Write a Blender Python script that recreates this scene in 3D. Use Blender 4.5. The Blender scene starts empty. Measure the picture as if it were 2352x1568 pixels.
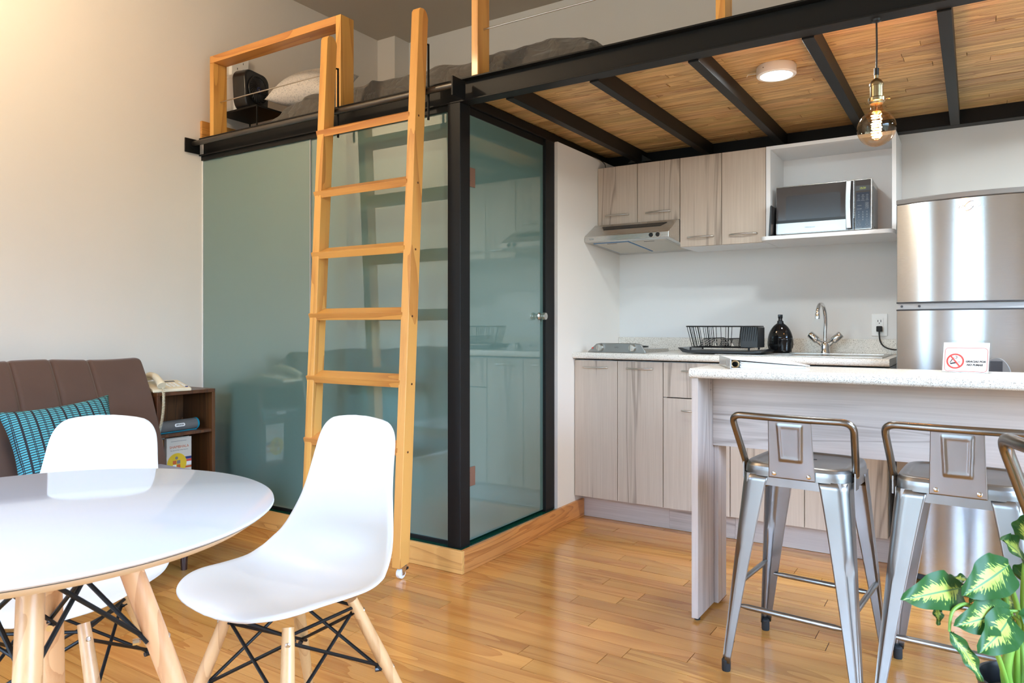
import bpy, bmesh, math, random
from mathutils import Vector, Matrix, Euler
R = random.Random(7)
sc = bpy.context.scene
COL = sc.collection
PI = math.pi
# ------------------------------------------------------------------ camera, sky, light, exposure
cam = bpy.data.objects.new('camera', bpy.data.cameras.new('camera'))
COL.objects.link(cam)
cam.data.sensor_width = 36.0
cam.data.lens = 1660.0 / 2352.0 * 36.0
cam.data.shift_y = -35.0 / 2352.0
cam.data.clip_start = 0.02
cam.location = (0, 0, 1.07)
cam.rotation_euler = (PI / 2, 0, 0.5695)
cam.data.dof.use_dof = True
cam.data.dof.focus_distance = 2.9
cam.data.dof.aperture_fstop = 13.0
sc.camera = cam
w = bpy.data.worlds.new('sky')
sc.world = w
w.use_nodes = True
bg = w.node_tree.nodes['Background']
wt_ = w.node_tree
_tc = wt_.nodes.new('ShaderNodeTexCoord'); _sx = wt_.nodes.new('ShaderNodeSeparateXYZ'); wt_.links.new(_tc.outputs['Generated'], _sx.inputs[0])
_rp = wt_.nodes.new('ShaderNodeValToRGB'); wt_.links.new(_sx.outputs[2], _rp.inputs[0])
# ground, garden and trees near the horizon, bright hazy sky above
_e = _rp.color_ramp.elements; _e.new(0.5); _e.new(0.5)
for q, (p, c) in zip(_e, [(0.0, (0.05, 0.066, 0.068, 1)), (0.05, (0.09, 0.122, 0.126, 1)), (0.16, (0.26, 0.37, 0.47, 1)), (0.36, (0.50, 0.735, 1.14, 1))]): q.position = p; q.color = c
wt_.links.new(_rp.outputs[0], bg.inputs[0])
bg.inputs[1].default_value = 34.0
sc.view_settings.view_transform = 'Standard'
sc.view_settings.look = 'None'
sc.view_settings.exposure = 0.0
sc.view_settings.gamma = 1.0
sc.view_settings.use_curve_mapping = False
sc.cycles.max_bounces = 10
sc.cycles.diffuse_bounces = 6
sc.cycles.sample_clamp_indirect = 6.0
# window openings in the front wall (behind the camera): x0, x1, z0, z1
WINS = [(-2.65, -0.55, 0.45, 2.5)]
LWIN = (-1.45, -0.45, 0.25, 2.5)      # window in the left wall, y0, y1, z0, z1
YF = -2.3
def portal(name, x0, x1, z0, z1, y, left=False):
    l = bpy.data.lights.new(name, 'AREA')
    l.shape = 'RECTANGLE'; l.size = x1 - x0; l.size_y = z1 - z0
    l.cycles.is_portal = True
    o = bpy.data.objects.new(name, l); COL.objects.link(o)
    o.location = (y, (x0 + x1) / 2, (z0 + z1) / 2) if left else ((x0 + x1) / 2, y, (z0 + z1) / 2)
    o.rotation_euler = (PI / 2, 0, -PI / 2 if left else PI)
for i, (a, b, c, d) in enumerate(WINS):
    portal('window_portal', a, b, c, d, YF - 0.08)
FILL_WIN = (-0.6, 2.1, 0.35, 2.6)      # opening added in the right wall for fill light, y0, y1, z0, z1
portal('window_portal', FILL_WIN[0], FILL_WIN[1], FILL_WIN[2], FILL_WIN[3], 2.3 + 0.06, True)
bpy.context.scene.objects[-1].rotation_euler = (PI / 2, 0, PI / 2)
portal('window_portal', LWIN[0], LWIN[1], LWIN[2], LWIN[3], -3.77 - 0.06, True)
def point_light(name, loc, energy, color, radius):
    l = bpy.data.lights.new(name, 'POINT'); l.energy = energy; l.color = color; l.shadow_soft_size = radius
    o = bpy.data.objects.new(name, l); COL.objects.link(o); o.location = loc
    return o
WARM_LAMP = (-2.95, 0.95, 2.88)
point_light('warm_bulb_light', WARM_LAMP, 50, (1.0, 0.79, 0.53), 0.06)

# ------------------------------------------------------------------ materials
def lin(c):
    c = c / 255.0
    return c / 12.92 if c <= 0.04045 else ((c + 0.055) / 1.055) ** 2.4
def rgb(r, g, b):
    return (lin(r), lin(g), lin(b), 1.0)
class NT:
    def __init__(s, name):
        s.m = bpy.data.materials.new(name); s.m.use_nodes = True
        s.t = s.m.node_tree; s.b = s.t.nodes['Principled BSDF']; s.out = s.t.nodes['Material Output']
    def n(s, typ, **kw):
        x = s.t.nodes.new(typ)
        for k, v in kw.items(): setattr(x, k, v)
        return x
    def l(s, a, b): s.t.links.new(a, b)
    def set(s, **kw):
        for k, v in kw.items():
            s.b.inputs[k.replace('_', ' ')].default_value = v
    def math(s, op, a, b=None):
        x = s.n('ShaderNodeMath', operation=op)
        for i, v in enumerate((a, b)):
            if v is None: continue
            if isinstance(v, (int, float)): x.inputs[i].default_value = v
            else: s.l(v, x.inputs[i])
        return x.outputs[0]
    def mix(s, fac, a, b):
        x = s.n('ShaderNodeMix', data_type='RGBA')
        for i, v in ((0, fac), (6, a), (7, b)):
            if isinstance(v, (int, float, tuple)): x.inputs[i].default_value = v
            else: s.l(v, x.inputs[i])
        return x.outputs[2]
    def ramp(s, fac, stops):
        x = s.n('ShaderNodeValToRGB'); e = x.color_ramp.elements
        while len(e) < len(stops): e.new(0.5)
        for q, (p, c) in zip(e, stops): q.position = p; q.color = c
        s.l(fac, x.inputs[0]); return x.outputs[0]
    def coords(s, scale=(1, 1, 1), rand=0.0):
        tc = s.n('ShaderNodeTexCoord').outputs['Object']
        mp = s.n('ShaderNodeMapping'); mp.inputs['Scale'].default_value = scale
        if rand:
            oi = s.n('ShaderNodeObjectInfo').outputs['Random']
            v = s.n('ShaderNodeCombineXYZ')
            s.l(s.math('MULTIPLY', oi, rand), v.inputs[0]); s.l(s.math('MULTIPLY', oi, rand * 1.7), v.inputs[1]); s.l(s.math('MULTIPLY', oi, rand * 2.3), v.inputs[2])
            ad = s.n('ShaderNodeVectorMath', operation='ADD'); s.l(tc, ad.inputs[0]); s.l(v.outputs[0], ad.inputs[1]); tc = ad.outputs[0]
        s.l(tc, mp.inputs[0]); return mp.outputs[0]
    def noise(s, vec, scale, detail=3.0, rough=0.55, dist=0.0):
        x = s.n('ShaderNodeTexNoise'); x.inputs['Scale'].default_value = scale; x.inputs['Detail'].default_value = detail
        x.inputs['Roughness'].default_value = rough; x.inputs['Distortion'].default_value = dist
        if vec is not None: s.l(vec, x.inputs['Vector'])
        return x.outputs['Fac']
    def bump(s, h, strength, dist=0.002):
        x = s.n('ShaderNodeBump'); x.inputs['Strength'].default_value = strength; x.inputs['Distance'].default_value = dist
        s.l(h, x.inputs['Height']); s.l(x.outputs[0], s.b.inputs['Normal'])
def plain(name, col, rough=0.5, metal=0.0, bumpy=0.0, bscale=200, **kw):
    t = NT(name); t.set(Base_Color=col, Roughness=rough, Metallic=metal, **kw)
    if bumpy: t.bump(t.noise(t.coords(), bscale), bumpy)
    return t.m
def emit(name, col, strength):
    t = NT(name); t.set(Base_Color=(0, 0, 0, 1), Emission_Color=col, Emission_Strength=strength)
    return t.m
def wood(name, light, dark, axis='x', ring=7.0, rough=0.35, rand=11.0, vary=0.25, coat=0.0, dist=1.2, contrast=(0.35, 0.7), fine=0.5, hue=0.015):
    t = NT(name)
    long = {'x': (0.09, 1, 1), 'y': (1, 0.09, 1), 'z': (1, 1, 0.09)}[axis]
    v = t.coords(long, rand)
    a = t.noise(v, ring, 2.5, 0.5, dist)
    wv = t.math('FRACT', t.math('MULTIPLY', a, 7.0))
    wv = t.math('MULTIPLY', wv, wv)
    f = t.noise(t.coords(tuple(q if q == 1 else 0.03 for q in long), rand), 160, 3, 0.6)
    fac = t.math('ADD', t.math('MULTIPLY', wv, 0.55), t.math('MULTIPLY', f, fine))
    col = t.ramp(fac, [(contrast[0], light), (contrast[1] + 0.25, dark)])
    oi = t.n('ShaderNodeObjectInfo').outputs['Random']
    hsv = t.n('ShaderNodeHueSaturation')
    t.l(t.math('ADD', t.math('MULTIPLY', oi, vary), 1.0 - vary * 0.55), hsv.inputs['Value'])
    t.l(t.math('ADD', t.math('MULTIPLY', t.math('FRACT', t.math('MULTIPLY', oi, 7.3)), -hue), 0.5 + hue * 0.5), hsv.inputs['Hue'])
    t.l(col, hsv.inputs['Color']); t.l(hsv.outputs[0], t.b.inputs['Base Color'])
    t.set(Roughness=rough, Coat_Weight=coat, Coat_Roughness=0.12)
    t.bump(f, 0.08, 0.001)
    return t.m
def laminate(name, light, mid, dark, axis, rand=13.0):
    t = NT(name)
    long = {'x': (0.05, 1, 1), 'z': (1, 1, 0.05)}[axis]
    v = t.coords(long, rand)
    a = t.noise(v, 8.0, 2, 0.5, 0.9)
    f = t.noise(t.coords(tuple(q if q == 1 else 0.02 for q in long), rand), 130, 4, 0.65, 0.3)
    streak = t.ramp(a, [(0.0, (0.5, 0.5, 0.5, 1)), (0.30, (0.05, 0.05, 0.05, 1)), (0.55, (0.1, 0.1, 0.1, 1)), (0.59, (1, 1, 1, 1)), (0.615, (0.1, 0.1, 0.1, 1)), (0.70, (0.7, 0.7, 0.7, 1)), (1, (0.3, 0.3, 0.3, 1))])
    c = t.mix(f, light, mid)
    c2 = t.mix(t.math('MULTIPLY', streak, t.math('ADD', f, 0.15)), c, dark)
    warm = t.mix(t.math('MULTIPLY', t.noise(t.coords(long, rand * 1.3), 3.0, 1), 0.35), c2, rgb(206, 178, 160))
    t.l(warm, t.b.inputs['Base Color']); t.set(Roughness=0.42)
    t.bump(f, 0.06, 0.001)
    return t.m
def speckle(name):
    t = NT(name); v = t.coords()
    a = t.noise(v, 330, 2, 0.7); b = t.noise(v, 150, 3, 0.7)
    c = t.ramp(a, [(0.0, rgb(120, 112, 100)), (0.36, rgb(150, 140, 126)), (0.44, rgb(226, 220, 208)), (0.62, rgb(236, 232, 224)), (0.72, rgb(206, 198, 184))])
    d = t.mix(t.math('GREATER_THAN', b, 0.66), c, rgb(150, 138, 122))
    t.l(d, t.b.inputs['Base Color']); t.set(Roughness=0.22)
    return t.m
def paint(name, col, bump=0.12):
    t = NT(name); v = t.coords()
    n = t.noise(v, 1.3, 4, 0.6)
    d = tuple(q * 0.93 for q in col[:3]) + (1,)
    t.l(t.mix(n, col, d), t.b.inputs['Base Color']); t.set(Roughness=0.75)
    t.bump(t.noise(v, 38, 5, 0.6), bump, 0.004)
    return t.m
def brushed(name, col, rough=0.3, axis='z', aniso=0.0, patch=0.0, arot=0.0):
    t = NT(name)
    sc_ = {'z': (300, 300, 2), 'x': (2, 300, 300)}[axis]
    f = t.noise(t.coords(sc_), 1.0, 2)
    r = t.math('ADD', t.math('MULTIPLY', f, 0.10), rough - 0.05)
    t.l(r, t.b.inputs['Roughness'])
    if patch:
        p = t.noise(t.coords((1, 1, 1), 5.0), 9, 4, 0.65)
        t.l(t.mix(t.math('MULTIPLY', p, patch), col, tuple(q * 0.55 for q in col[:3]) + (1,)), t.b.inputs['Base Color'])
    else: t.set(Base_Color=col)
    t.set(Metallic=1.0, Anisotropic=aniso, Anisotropic_Rotation=arot)
    if aniso:
        tg = t.n('ShaderNodeTangent', direction_type='RADIAL', axis='Z'); t.l(tg.outputs[0], t.b.inputs['Tangent'])
    return t.m
def worn_steel(name, c1, c2, rough):
    t = NT(name); n = t.noise(t.coords((1, 1, .5), 3.0), 4.5, 3, 0.5)
    t.l(t.ramp(n, [(0.35, c1), (0.68, c2)]), t.b.inputs['Base Color'])
    t.set(Metallic=1.0, Roughness=rough); return t.m
def fabric(name, c1, c2, scale=900, bump=0.3, rough=0.95):
    t = NT(name); v = t.coords()
    a = t.noise(v, 6, 3); t.l(t.mix(a, c1, c2), t.b.inputs['Base Color'])
    t.set(Roughness=rough, Sheen_Weight=0.25); t.bump(t.noise(v, scale, 2), bump, 0.001)
    return t.m
MW = {}
MW['wall'] = paint('wall_paint', rgb(232, 225, 216))
MW['kwall'] = paint('kitchen_wall_paint', rgb(228, 228, 226))
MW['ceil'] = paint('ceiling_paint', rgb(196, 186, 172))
MW['floor'] = wood('pine_floor', rgb(206, 148, 78), rgb(174, 112, 50), 'x', 7.0, 0.2, 17.0, 0.30, 0.45, 0.7, (0.2, 0.85), 0.6, 0.008)
MW['skirt'] = wood('pine_skirting', rgb(222, 164, 98), rgb(182, 120, 62), 'x', 6.0, 0.35, 9.0, 0.1, 0.2, 2.0)
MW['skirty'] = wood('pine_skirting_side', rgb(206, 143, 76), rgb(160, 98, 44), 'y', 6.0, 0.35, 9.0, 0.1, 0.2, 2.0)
MW['pinez'] = wood('orange_pine_upright', rgb(220, 160, 84), rgb(182, 117, 54), 'z', 5.0, 0.42, 9.0, 0.12, 0.1, 0.35)
MW['pinex'] = wood('orange_pine_rail', rgb(218, 157, 80), rgb(180, 113, 52), 'x', 5.0, 0.42, 9.0, 0.12, 0.1, 0.4)
MW['deck'] = wood('bamboo_deck', rgb(220, 184, 126), rgb(160, 118, 70), 'x', 14.0, 0.45, 23.0, 0.32, 0.1, 0.3, (0.3, 0.8), 0.75)
MW['beech'] = wood('beech_leg', rgb(208, 164, 116), rgb(180, 132, 86), 'z', 8.0, 0.4, 5.0, 0.12, 0.1, 0.6)
MW['sleg'] = plain('dark_sofa_leg', rgb(52, 28, 20), 0.35)
MW['dwood'] = wood('dark_walnut', rgb(98, 58, 30), rgb(50, 27, 14), 'z', 8.0, 0.4, 5.0, 0.1, 0.1, 0.8)
MW['lam'] = laminate('greige_wood_laminate', rgb(212, 200, 184), rgb(170, 154, 137), rgb(96, 84, 72), 'z')
MW['lamx'] = laminate('pale_wood_laminate', rgb(212, 201, 192), rgb(172, 158, 149), rgb(104, 92, 84), 'x')
MW['lamz'] = laminate('pale_wood_laminate_upright', rgb(214, 204, 196), rgb(176, 163, 154), rgb(120, 106, 96), 'z')
MW['top'] = speckle('speckled_worktop')
MW['black'] = plain('black_steel', (0.008, 0.008, 0.008, 1), 0.45, 0.0, 0.05, 60, Specular_IOR_Level=0.22)
MW['pipe'] = brushed('raw_steel_pipe', (0.16, 0.15, 0.14, 1), 0.4, 'x', 0, 0.7)
MW['blackp'] = plain('black_plastic', (0.012, 0.012, 0.013, 1), 0.28)
MW['blackc'] = plain('black_ceramic', (0.008, 0.008, 0.009, 1), 0.08)
MW['rubber'] = plain('black_rubber', (0.015, 0.015, 0.015, 1), 0.7)
MW['white'] = plain('white_shell', rgb(213, 212, 209), 0.38)
MW['tablew'] = plain('white_gloss_top', rgb(208, 211, 216), 0.08)
MW['tedge'] = plain('cream_table_edge', rgb(222, 208, 186), 0.5)
MW['wmel'] = plain('white_melamine', rgb(232, 233, 234), 0.4)
MW['wplas'] = plain('white_plastic', rgb(238, 238, 236), 0.3)
MW['steel'] = worn_steel('stool_steel', (0.36, 0.355, 0.345, 1), (0.24, 0.228, 0.215, 1), 0.34)
MW['tube'] = worn_steel('stool_tube', (0.30, 0.275, 0.25, 1), (0.22, 0.20, 0.18, 1), 0.27)
MW['chrome'] = plain('chrome', (0.78, 0.78, 0.78, 1), 0.06, 1.0)
MW['nickel'] = plain('brushed_nickel', (0.62, 0.59, 0.54, 1), 0.28, 1.0)
MW['hobsteel'] = plain('hob_panel_steel', (0.36, 0.35, 0.33, 1), 0.36, 1.0)
MW['inox'] = brushed('stainless_sheet', (0.60, 0.59, 0.57, 1), 0.26, 'x')
MW['fridge'] = brushed('fridge_steel', (0.56, 0.58, 0.61, 1), 0.22, 'x', 0.85, 0.0, 0.25)
MW['grey'] = plain('grey_plastic', rgb(110, 108, 106), 0.4)
MW['lgrey'] = plain('light_grey_plastic', rgb(168, 170, 172), 0.4)
MW['dgrey'] = plain('dark_grey_plastic', rgb(52, 52, 55), 0.4)
MW['brass'] = plain('antique_brass', (0.34, 0.27, 0.16, 1), 0.3, 1.0)
MW['sofa'] = fabric('brown_suede', rgb(94, 70, 58), rgb(80, 58, 48), 700, 0.2)
def duvet_mat():
    t = NT('grey_cotton'); v = t.coords()
    t.l(t.mix(t.noise(v, 5, 3), rgb(98, 94, 88), rgb(84, 81, 76)), t.b.inputs['Base Color']); t.set(Roughness=0.95, Sheen_Weight=0.2)
    n1 = t.noise(v, 3.6, 2, 0.5, 1.6); r1 = t.math('ABSOLUTE', t.math('SUBTRACT', n1, 0.5))
    n2 = t.noise(v, 8.0, 2, 0.5, 1.2); r2 = t.math('ABSOLUTE', t.math('SUBTRACT', n2, 0.5))
    h = t.math('ADD', t.math('MULTIPLY', t.math('POWER', r1, 0.6), 1.0), t.math('MULTIPLY', t.math('POWER', r2, 0.7), 0.5))
    t.bump(h, 0.5, 0.06)
    return t.m
MW['duvet'] = duvet_mat()
MW['copper'] = plain('copper_hinge', rgb(150, 116, 98), 0.35, 0.6)
MW['phone'] = plain('ivory_plastic', rgb(226, 214, 186), 0.4)
MW['paper'] = plain('white_paper', rgb(238, 236, 232), 0.8)
MW['red'] = plain('red_print', rgb(214, 78, 70), 0.6)
MW['ink'] = plain('black_print', rgb(24, 26, 32), 0.6)
MW['yellow'] = plain('yellow_print', rgb(226, 186, 34), 0.6)
MW['blue'] = plain('blue_print', rgb(46, 58, 120), 0.6)
MW['orange'] = plain('orange_print', rgb(206, 96, 40), 0.6)
MW['greyink'] = plain('grey_print', rgb(128, 122, 122), 0.6)
MW['cover'] = plain('pale_book_cover', rgb(214, 204, 190), 0.55)
MW['teal'] = plain('teal_rubber', rgb(0, 134, 160), 0.5)
MW['mesh'] = plain('grey_speaker_cloth', rgb(108, 106, 104), 0.85, 0, 0.5, 900)
MW['green'] = plain('dark_green_tile', rgb(18, 66, 50), 0.12)
MW['grout'] = plain('tile_grout', rgb(120, 140, 130), 0.9)
MW['film'] = plain('blue_film', rgb(40, 110, 165), 0.4)
MW['filter'] = plain('filter_mesh', rgb(196, 190, 178), 0.5, 0.3, 0.4, 700)
MW['micro'] = plain('microwave_glass', rgb(70, 66, 66), 0.10)
MW['microi'] = plain('microwave_window_mesh', rgb(56, 55, 58), 0.16)
MW['navy'] = plain('keypad_navy', rgb(36, 42, 58), 0.15)
MW['stem'] = plain('plant_stem', rgb(120, 160, 60), 0.45)
MW['soil'] = plain('potting_soil', rgb(44, 34, 26), 0.95, 0, 0.8, 120)
MW['foil'] = emit('led_diffuser', (0.93, 1.0, 0.98, 1), 22.0)
MW['fil'] = emit('glowing_filament', (1.0, 0.46, 0.13, 1), 330.0)
MW['lcd'] = emit('lcd_digits', (0.75, 0.8, 0.1, 1), 0.9)
MW['stone'] = plain('dark_gusset', rgb(46, 48, 46), 0.7)
MW['silver'] = plain('silver_plastic', rgb(200, 204, 206), 0.22, 0.5)
def glass_frosted():
    t = NT('frosted_teal_glass')
    v = t.coords(); n = t.noise(v, 0.9, 2)
    t.l(t.mix(n, rgb(118, 148, 139), rgb(106, 137, 133)), t.b.inputs['Base Color'])
    t.set(Roughness=0.35, IOR=1.3)
    tr = t.n('ShaderNodeBsdfTranslucent'); tr.inputs[0].default_value = rgb(120, 160, 150)
    mx = t.n('ShaderNodeMixShader'); mx.inputs[0].default_value = 0.25
    t.l(t.b.outputs[0], mx.inputs[1]); t.l(tr.outputs[0], mx.inputs[2])
    gl = t.n('ShaderNodeBsdfGlossy'); gl.inputs['Roughness'].default_value = 0.0; gl.inputs[0].default_value = (.95, 1, .98, 1)
    lw = t.n('ShaderNodeLayerWeight'); lw.inputs['Blend'].default_value = 0.5
    fr = t.math('ADD', t.math('MULTIPLY', t.math('POWER', lw.outputs['Facing'], 3.0), 0.6), 0.17)
    m2 = t.n('ShaderNodeMixShader'); t.l(fr, m2.inputs[0]); t.l(mx.outputs[0], m2.inputs[1]); t.l(gl.outputs[0], m2.inputs[2])
    t.l(m2.outputs[0], t.out.inputs[0])
    return t.m
MW['frost'] = glass_frosted()
def thin_glass(name, tint, rough=0.02):
    t = NT(name)
    tr = t.n('ShaderNodeBsdfTransparent'); tr.inputs[0].default_value = tint
    gl = t.n('ShaderNodeBsdfGlossy'); gl.inputs['Roughness'].default_value = rough
    lw = t.n('ShaderNodeLayerWeight'); lw.inputs['Blend'].default_value = 0.5
    fr = t.math('ADD', t.math('MULTIPLY', t.math('POWER', lw.outputs['Facing'], 4.0), 0.55), 0.05)
    mx = t.n('ShaderNodeMixShader'); t.l(fr, mx.inputs[0]); t.l(tr.outputs[0], mx.inputs[1]); t.l(gl.outputs[0], mx.inputs[2])
    t.l(mx.outputs[0], t.out.inputs[0]); return t.m
MW['bulb'] = thin_glass('amber_bulb_glass', (1.0, 0.82, 0.62, 1))
MW['acryl'] = thin_glass('clear_acrylic', (0.97, 0.98, 0.98, 1))
MW['pane'] = thin_glass('window_glass', (0.97, 0.98, 0.98, 1))
def leaf_mat():
    t = NT('variegated_leaf')
    uv = t.n('ShaderNodeUVMap').outputs[0]
    sx = t.n('ShaderNodeSeparateXYZ'); t.l(uv, sx.inputs[0])
    a = t.math('ABSOLUTE', t.math('SUBTRACT', t.math('MULTIPLY', sx.outputs[0], 2.0), 1.0))
    vv = sx.outputs[1]
    vein = t.math('SUBTRACT', vv, t.math('MULTIPLY', a, 0.22))
    oi = t.n('ShaderNodeObjectInfo').outputs['Random']
    cx = t.n('ShaderNodeCombineXYZ'); t.l(t.math('MULTIPLY', vein, 38.0), cx.inputs[0]); t.l(t.math('MULTIPLY', a, 2.2), cx.inputs[1])
    t.l(t.math('ADD', t.math('MULTIPLY', oi, 40.0), t.math('GREATER_THAN', sx.outputs[0], 0.5)), cx.inputs[2])
    n = t.noise(cx.outputs[0], 1.0, 2, 0.6)
    prof = t.math('MULTIPLY', t.math('SINE', t.math('MULTIPLY', vv, PI)), 0.46)
    d = t.math('SUBTRACT', t.math('ADD', prof, t.math('MULTIPLY', t.math('SUBTRACT', n, 0.5), 1.5)), a)
    f = t.ramp(d, [(0.0, (0, 0, 0, 1)), (0.10, (1, 1, 1, 1))])
    col = t.mix(f, rgb(42, 84, 34), rgb(176, 192, 88))
    mid = t.math('LESS_THAN', a, 0.045)
    col = t.mix(mid, col, rgb(96, 132, 84))
    t.l(col, t.b.inputs['Base Color']); t.set(Roughness=0.45, Specular_IOR_Level=0.3)
    return t.m
MW['leaf'] = leaf_mat()
def cushion_mat():
    t = NT('turquoise_woven_stripe')
    uv = t.n('ShaderNodeUVMap').outputs[0]
    sx = t.n('ShaderNodeSeparateXYZ'); t.l(uv, sx.inputs[0])
    u = t.math('FRACT', t.math('MULTIPLY', sx.outputs[0], 8.0))
    vv = t.math('FRACT', t.math('MULTIPLY', sx.outputs[1], 34.0))
    line = t.math('GREATER_THAN', t.math('ABSOLUTE', t.math('SUBTRACT', vv, 0.5)), 0.30)
    band = t.math('LESS_THAN', t.math('ABSOLUTE', t.math('SUBTRACT', u, 0.08)), 0.075)
    thin1 = t.math('LESS_THAN', t.math('ABSOLUTE', t.math('SUBTRACT', u, 0.54)), 0.022)
    thin2 = t.math('LESS_THAN', t.math('ABSOLUTE', t.math('SUBTRACT', u, 0.62)), 0.022)
    dark = t.math('MAXIMUM', t.math('MAXIMUM', line, band), t.math('MAXIMUM', thin1, thin2))
    t.l(t.mix(dark, rgb(84, 168, 180), rgb(36, 38, 44)), t.b.inputs['Base Color']); t.set(Roughness=0.9)
    t.bump(t.math('SUBTRACT', 1.0, line), 0.4, 0.002)
    return t.m
MW['cush'] = cushion_mat()
def pillow_mat():
    t = NT('pale_sprigged_cotton')
    v = t.coords(); n = t.noise(v, 120, 4, 0.7)
    t.l(t.ramp(n, [(0.36, rgb(176, 173, 172)), (0.50, rgb(216, 210, 203))]), t.b.inputs['Base Color']); t.set(Roughness=0.9)
    return t.m
MW['pillow'] = pillow_mat()

# ------------------------------------------------------------------ geometry helpers
class G:
    def __init__(s): s.v = []; s.f = []; s.uv = None; s.mi = []
    def add(s, vs, fs):
        o = len(s.v); s.v += [tuple(q) for q in vs]; s.f += [tuple(i + o for i in f) for f in fs]; return s
    def box(s, x0, x1, y0, y1, z0, z1, m=None):
        vs = [(x, y, z) for z in (z0, z1) for y in (y0, y1) for x in (x0, x1)]
        if m is not None: vs = [m @ Vector(q) for q in vs]
        return s.add(vs, [(0, 2, 3, 1), (4, 5, 7, 6), (0, 1, 5, 4), (2, 6, 7, 3), (1, 3, 7, 5), (0, 4, 6, 2)])
    def prism(s, poly, axis, a, b, m=None):
        """poly: 2D points, counter-clockwise or not; extruded along axis from a to b."""
        def P(p, t):
            return {'x': (t, p[0], p[1]), 'y': (p[0], t, p[1]), 'z': (p[0], p[1], t)}[axis]
        n = len(poly); vs = [P(p, a) for p in poly] + [P(p, b) for p in poly]
        if m is not None: vs = [m @ Vector(q) for q in vs]
        return s.add(vs, [tuple(range(n))[::-1], tuple(range(n, 2 * n))] + [(i, (i + 1) % n, n + (i + 1) % n, n + i) for i in range(n)])
    def tube(s, path, r, n=10, closed=False, caps=True):
        path = [Vector(p) for p in path]; L = len(path)
        rs = r if isinstance(r, (list, tuple)) else [r] * L
        t0 = (path[1] - path[0]).normalized()
        up = Vector((0, 0, 1)) if abs(t0.z) < 0.9 else Vector((1, 0, 0))
        nx = t0.cross(up).normalized(); rings = []
        for i, p in enumerate(path):
            if closed: t = path[(i + 1) % L] - path[i - 1]
            elif i == 0: t = path[1] - p
            elif i == L - 1: t = p - path[i - 1]
            else: t = (path[i + 1] - p).normalized() + (p - path[i - 1]).normalized()
            t.normalize(); nx = (nx - t * nx.dot(t)).normalized(); ny = t.cross(nx)
            rings.append([p + (nx * math.cos(2 * PI * k / n) + ny * math.sin(2 * PI * k / n)) * rs[i] for k in range(n)])
        vs = [q for ring in rings for q in ring]; fs = []
        for i in range(L if closed else L - 1):
            j = (i + 1) % L
            for k in range(n):
                k2 = (k + 1) % n; fs.append((i * n + k, i * n + k2, j * n + k2, j * n + k))
        if caps and not closed: fs += [tuple(range(n))[::-1], tuple(range((L - 1) * n, L * n))]
        return s.add(vs, fs)
    def lathe(s, prof, n=24, m=None, caps=True):
        vs = []; fs = []; L = len(prof)
        for (r, z) in prof:
            for k in range(n): vs.append((r * math.cos(2 * PI * k / n), r * math.sin(2 * PI * k / n), z))
        for i in range(L - 1):
            for k in range(n):
                k2 = (k + 1) % n; fs.append((i * n + k, i * n + k2, (i + 1) * n + k2, (i + 1) * n + k))
        if caps: fs += [tuple(range(n))[::-1], tuple(range((L - 1) * n, L * n))]
        if m is not None: vs = [m @ Vector(q) for q in vs]
        return s.add(vs, fs)
    def grid(s, fn, nu, nv, wrap_u=False):
        vs = [fn(i / (nu - (0 if wrap_u else 1)), j / (nv - 1)) for j in range(nv) for i in range(nu)]
        fs = []
        for j in range(nv - 1):
            for i in range(nu if wrap_u else nu - 1):
                i2 = (i + 1) % nu; fs.append((j * nu + i, j * nu + i2, (j + 1) * nu + i2, (j + 1) * nu + i))
        return s.add(vs, fs)
    def mesh(s, name, smooth=None, merge=False):
        me = bpy.data.meshes.new(name); me.from_pydata(s.v, [], s.f)
        bm = bmesh.new(); bm.from_mesh(me)
        if merge: bmesh.ops.remove_doubles(bm, verts=bm.verts, dist=1e-5)
        bmesh.ops.recalc_face_normals(bm, faces=bm.faces); bm.to_mesh(me); bm.free()
        if smooth is not None:
            me.polygons.foreach_set('use_smooth', [True] * len(me.polygons))
            me.set_sharp_from_angle(angle=math.radians(smooth))
        return me
    def build(s, name, mat, parent=None, bevel=0.0, smooth=None, world=True, seg=2, merge=False, solid=0.0, sub=0):
        off = Vector((0, 0, 0))
        if parent is not None and world:
            q = parent
            while q is not None: off += q.location; q = q.parent
        if off.length: s.v = [(a - off.x, b - off.y, c - off.z) for a, b, c in s.v]
        o = bpy.data.objects.new(name, s.mesh(name, smooth, merge)); COL.objects.link(o)
        o.data.materials.append(MW[mat] if isinstance(mat, str) else mat)
        if parent is not None: o.parent = parent
        if solid:
            d = o.modifiers.new('thick', 'SOLIDIFY'); d.thickness = solid; d.offset = 0
        if sub:
            d = o.modifiers.new('smooth', 'SUBSURF'); d.levels = sub; d.render_levels = sub
        if bevel:
            d = o.modifiers.new('edge', 'BEVEL'); d.width = bevel; d.segments = seg; d.limit_method = 'ANGLE'; d.angle_limit = math.radians(35)
            o.data.polygons.foreach_set('use_smooth', [True] * len(o.data.polygons))
            if smooth is None: o.data.set_sharp_from_angle(angle=math.radians(30))
            d.harden_normals = True
        return o
def B(name, mat, parent, x0, x1, y0, y1, z0, z1, bevel=0.0, world=True):
    return G().box(x0, x1, y0, y1, z0, z1).build(name, mat, parent, bevel, None, world)
def tag(o, label, cat, group=None, kind=None):
    o['label'] = label; o['category'] = cat
    if group: o['group'] = group
    if kind: o['kind'] = kind
    return o
def thing(name, label, cat, loc=(0, 0, 0), rotz=0.0, group=None, kind=None):
    o = bpy.data.objects.new(name, None); COL.objects.link(o); o.empty_display_size = 0.05
    o.location = loc; o.rotation_euler = (0, 0, rotz)
    return tag(o, label, cat, group, kind)
def copy_tree(o, parent=None):
    c = o.copy(); COL.objects.link(c)
    if parent is not None: c.parent = parent
    for ch in list(o.children): copy_tree(ch, c)
    return c
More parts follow.
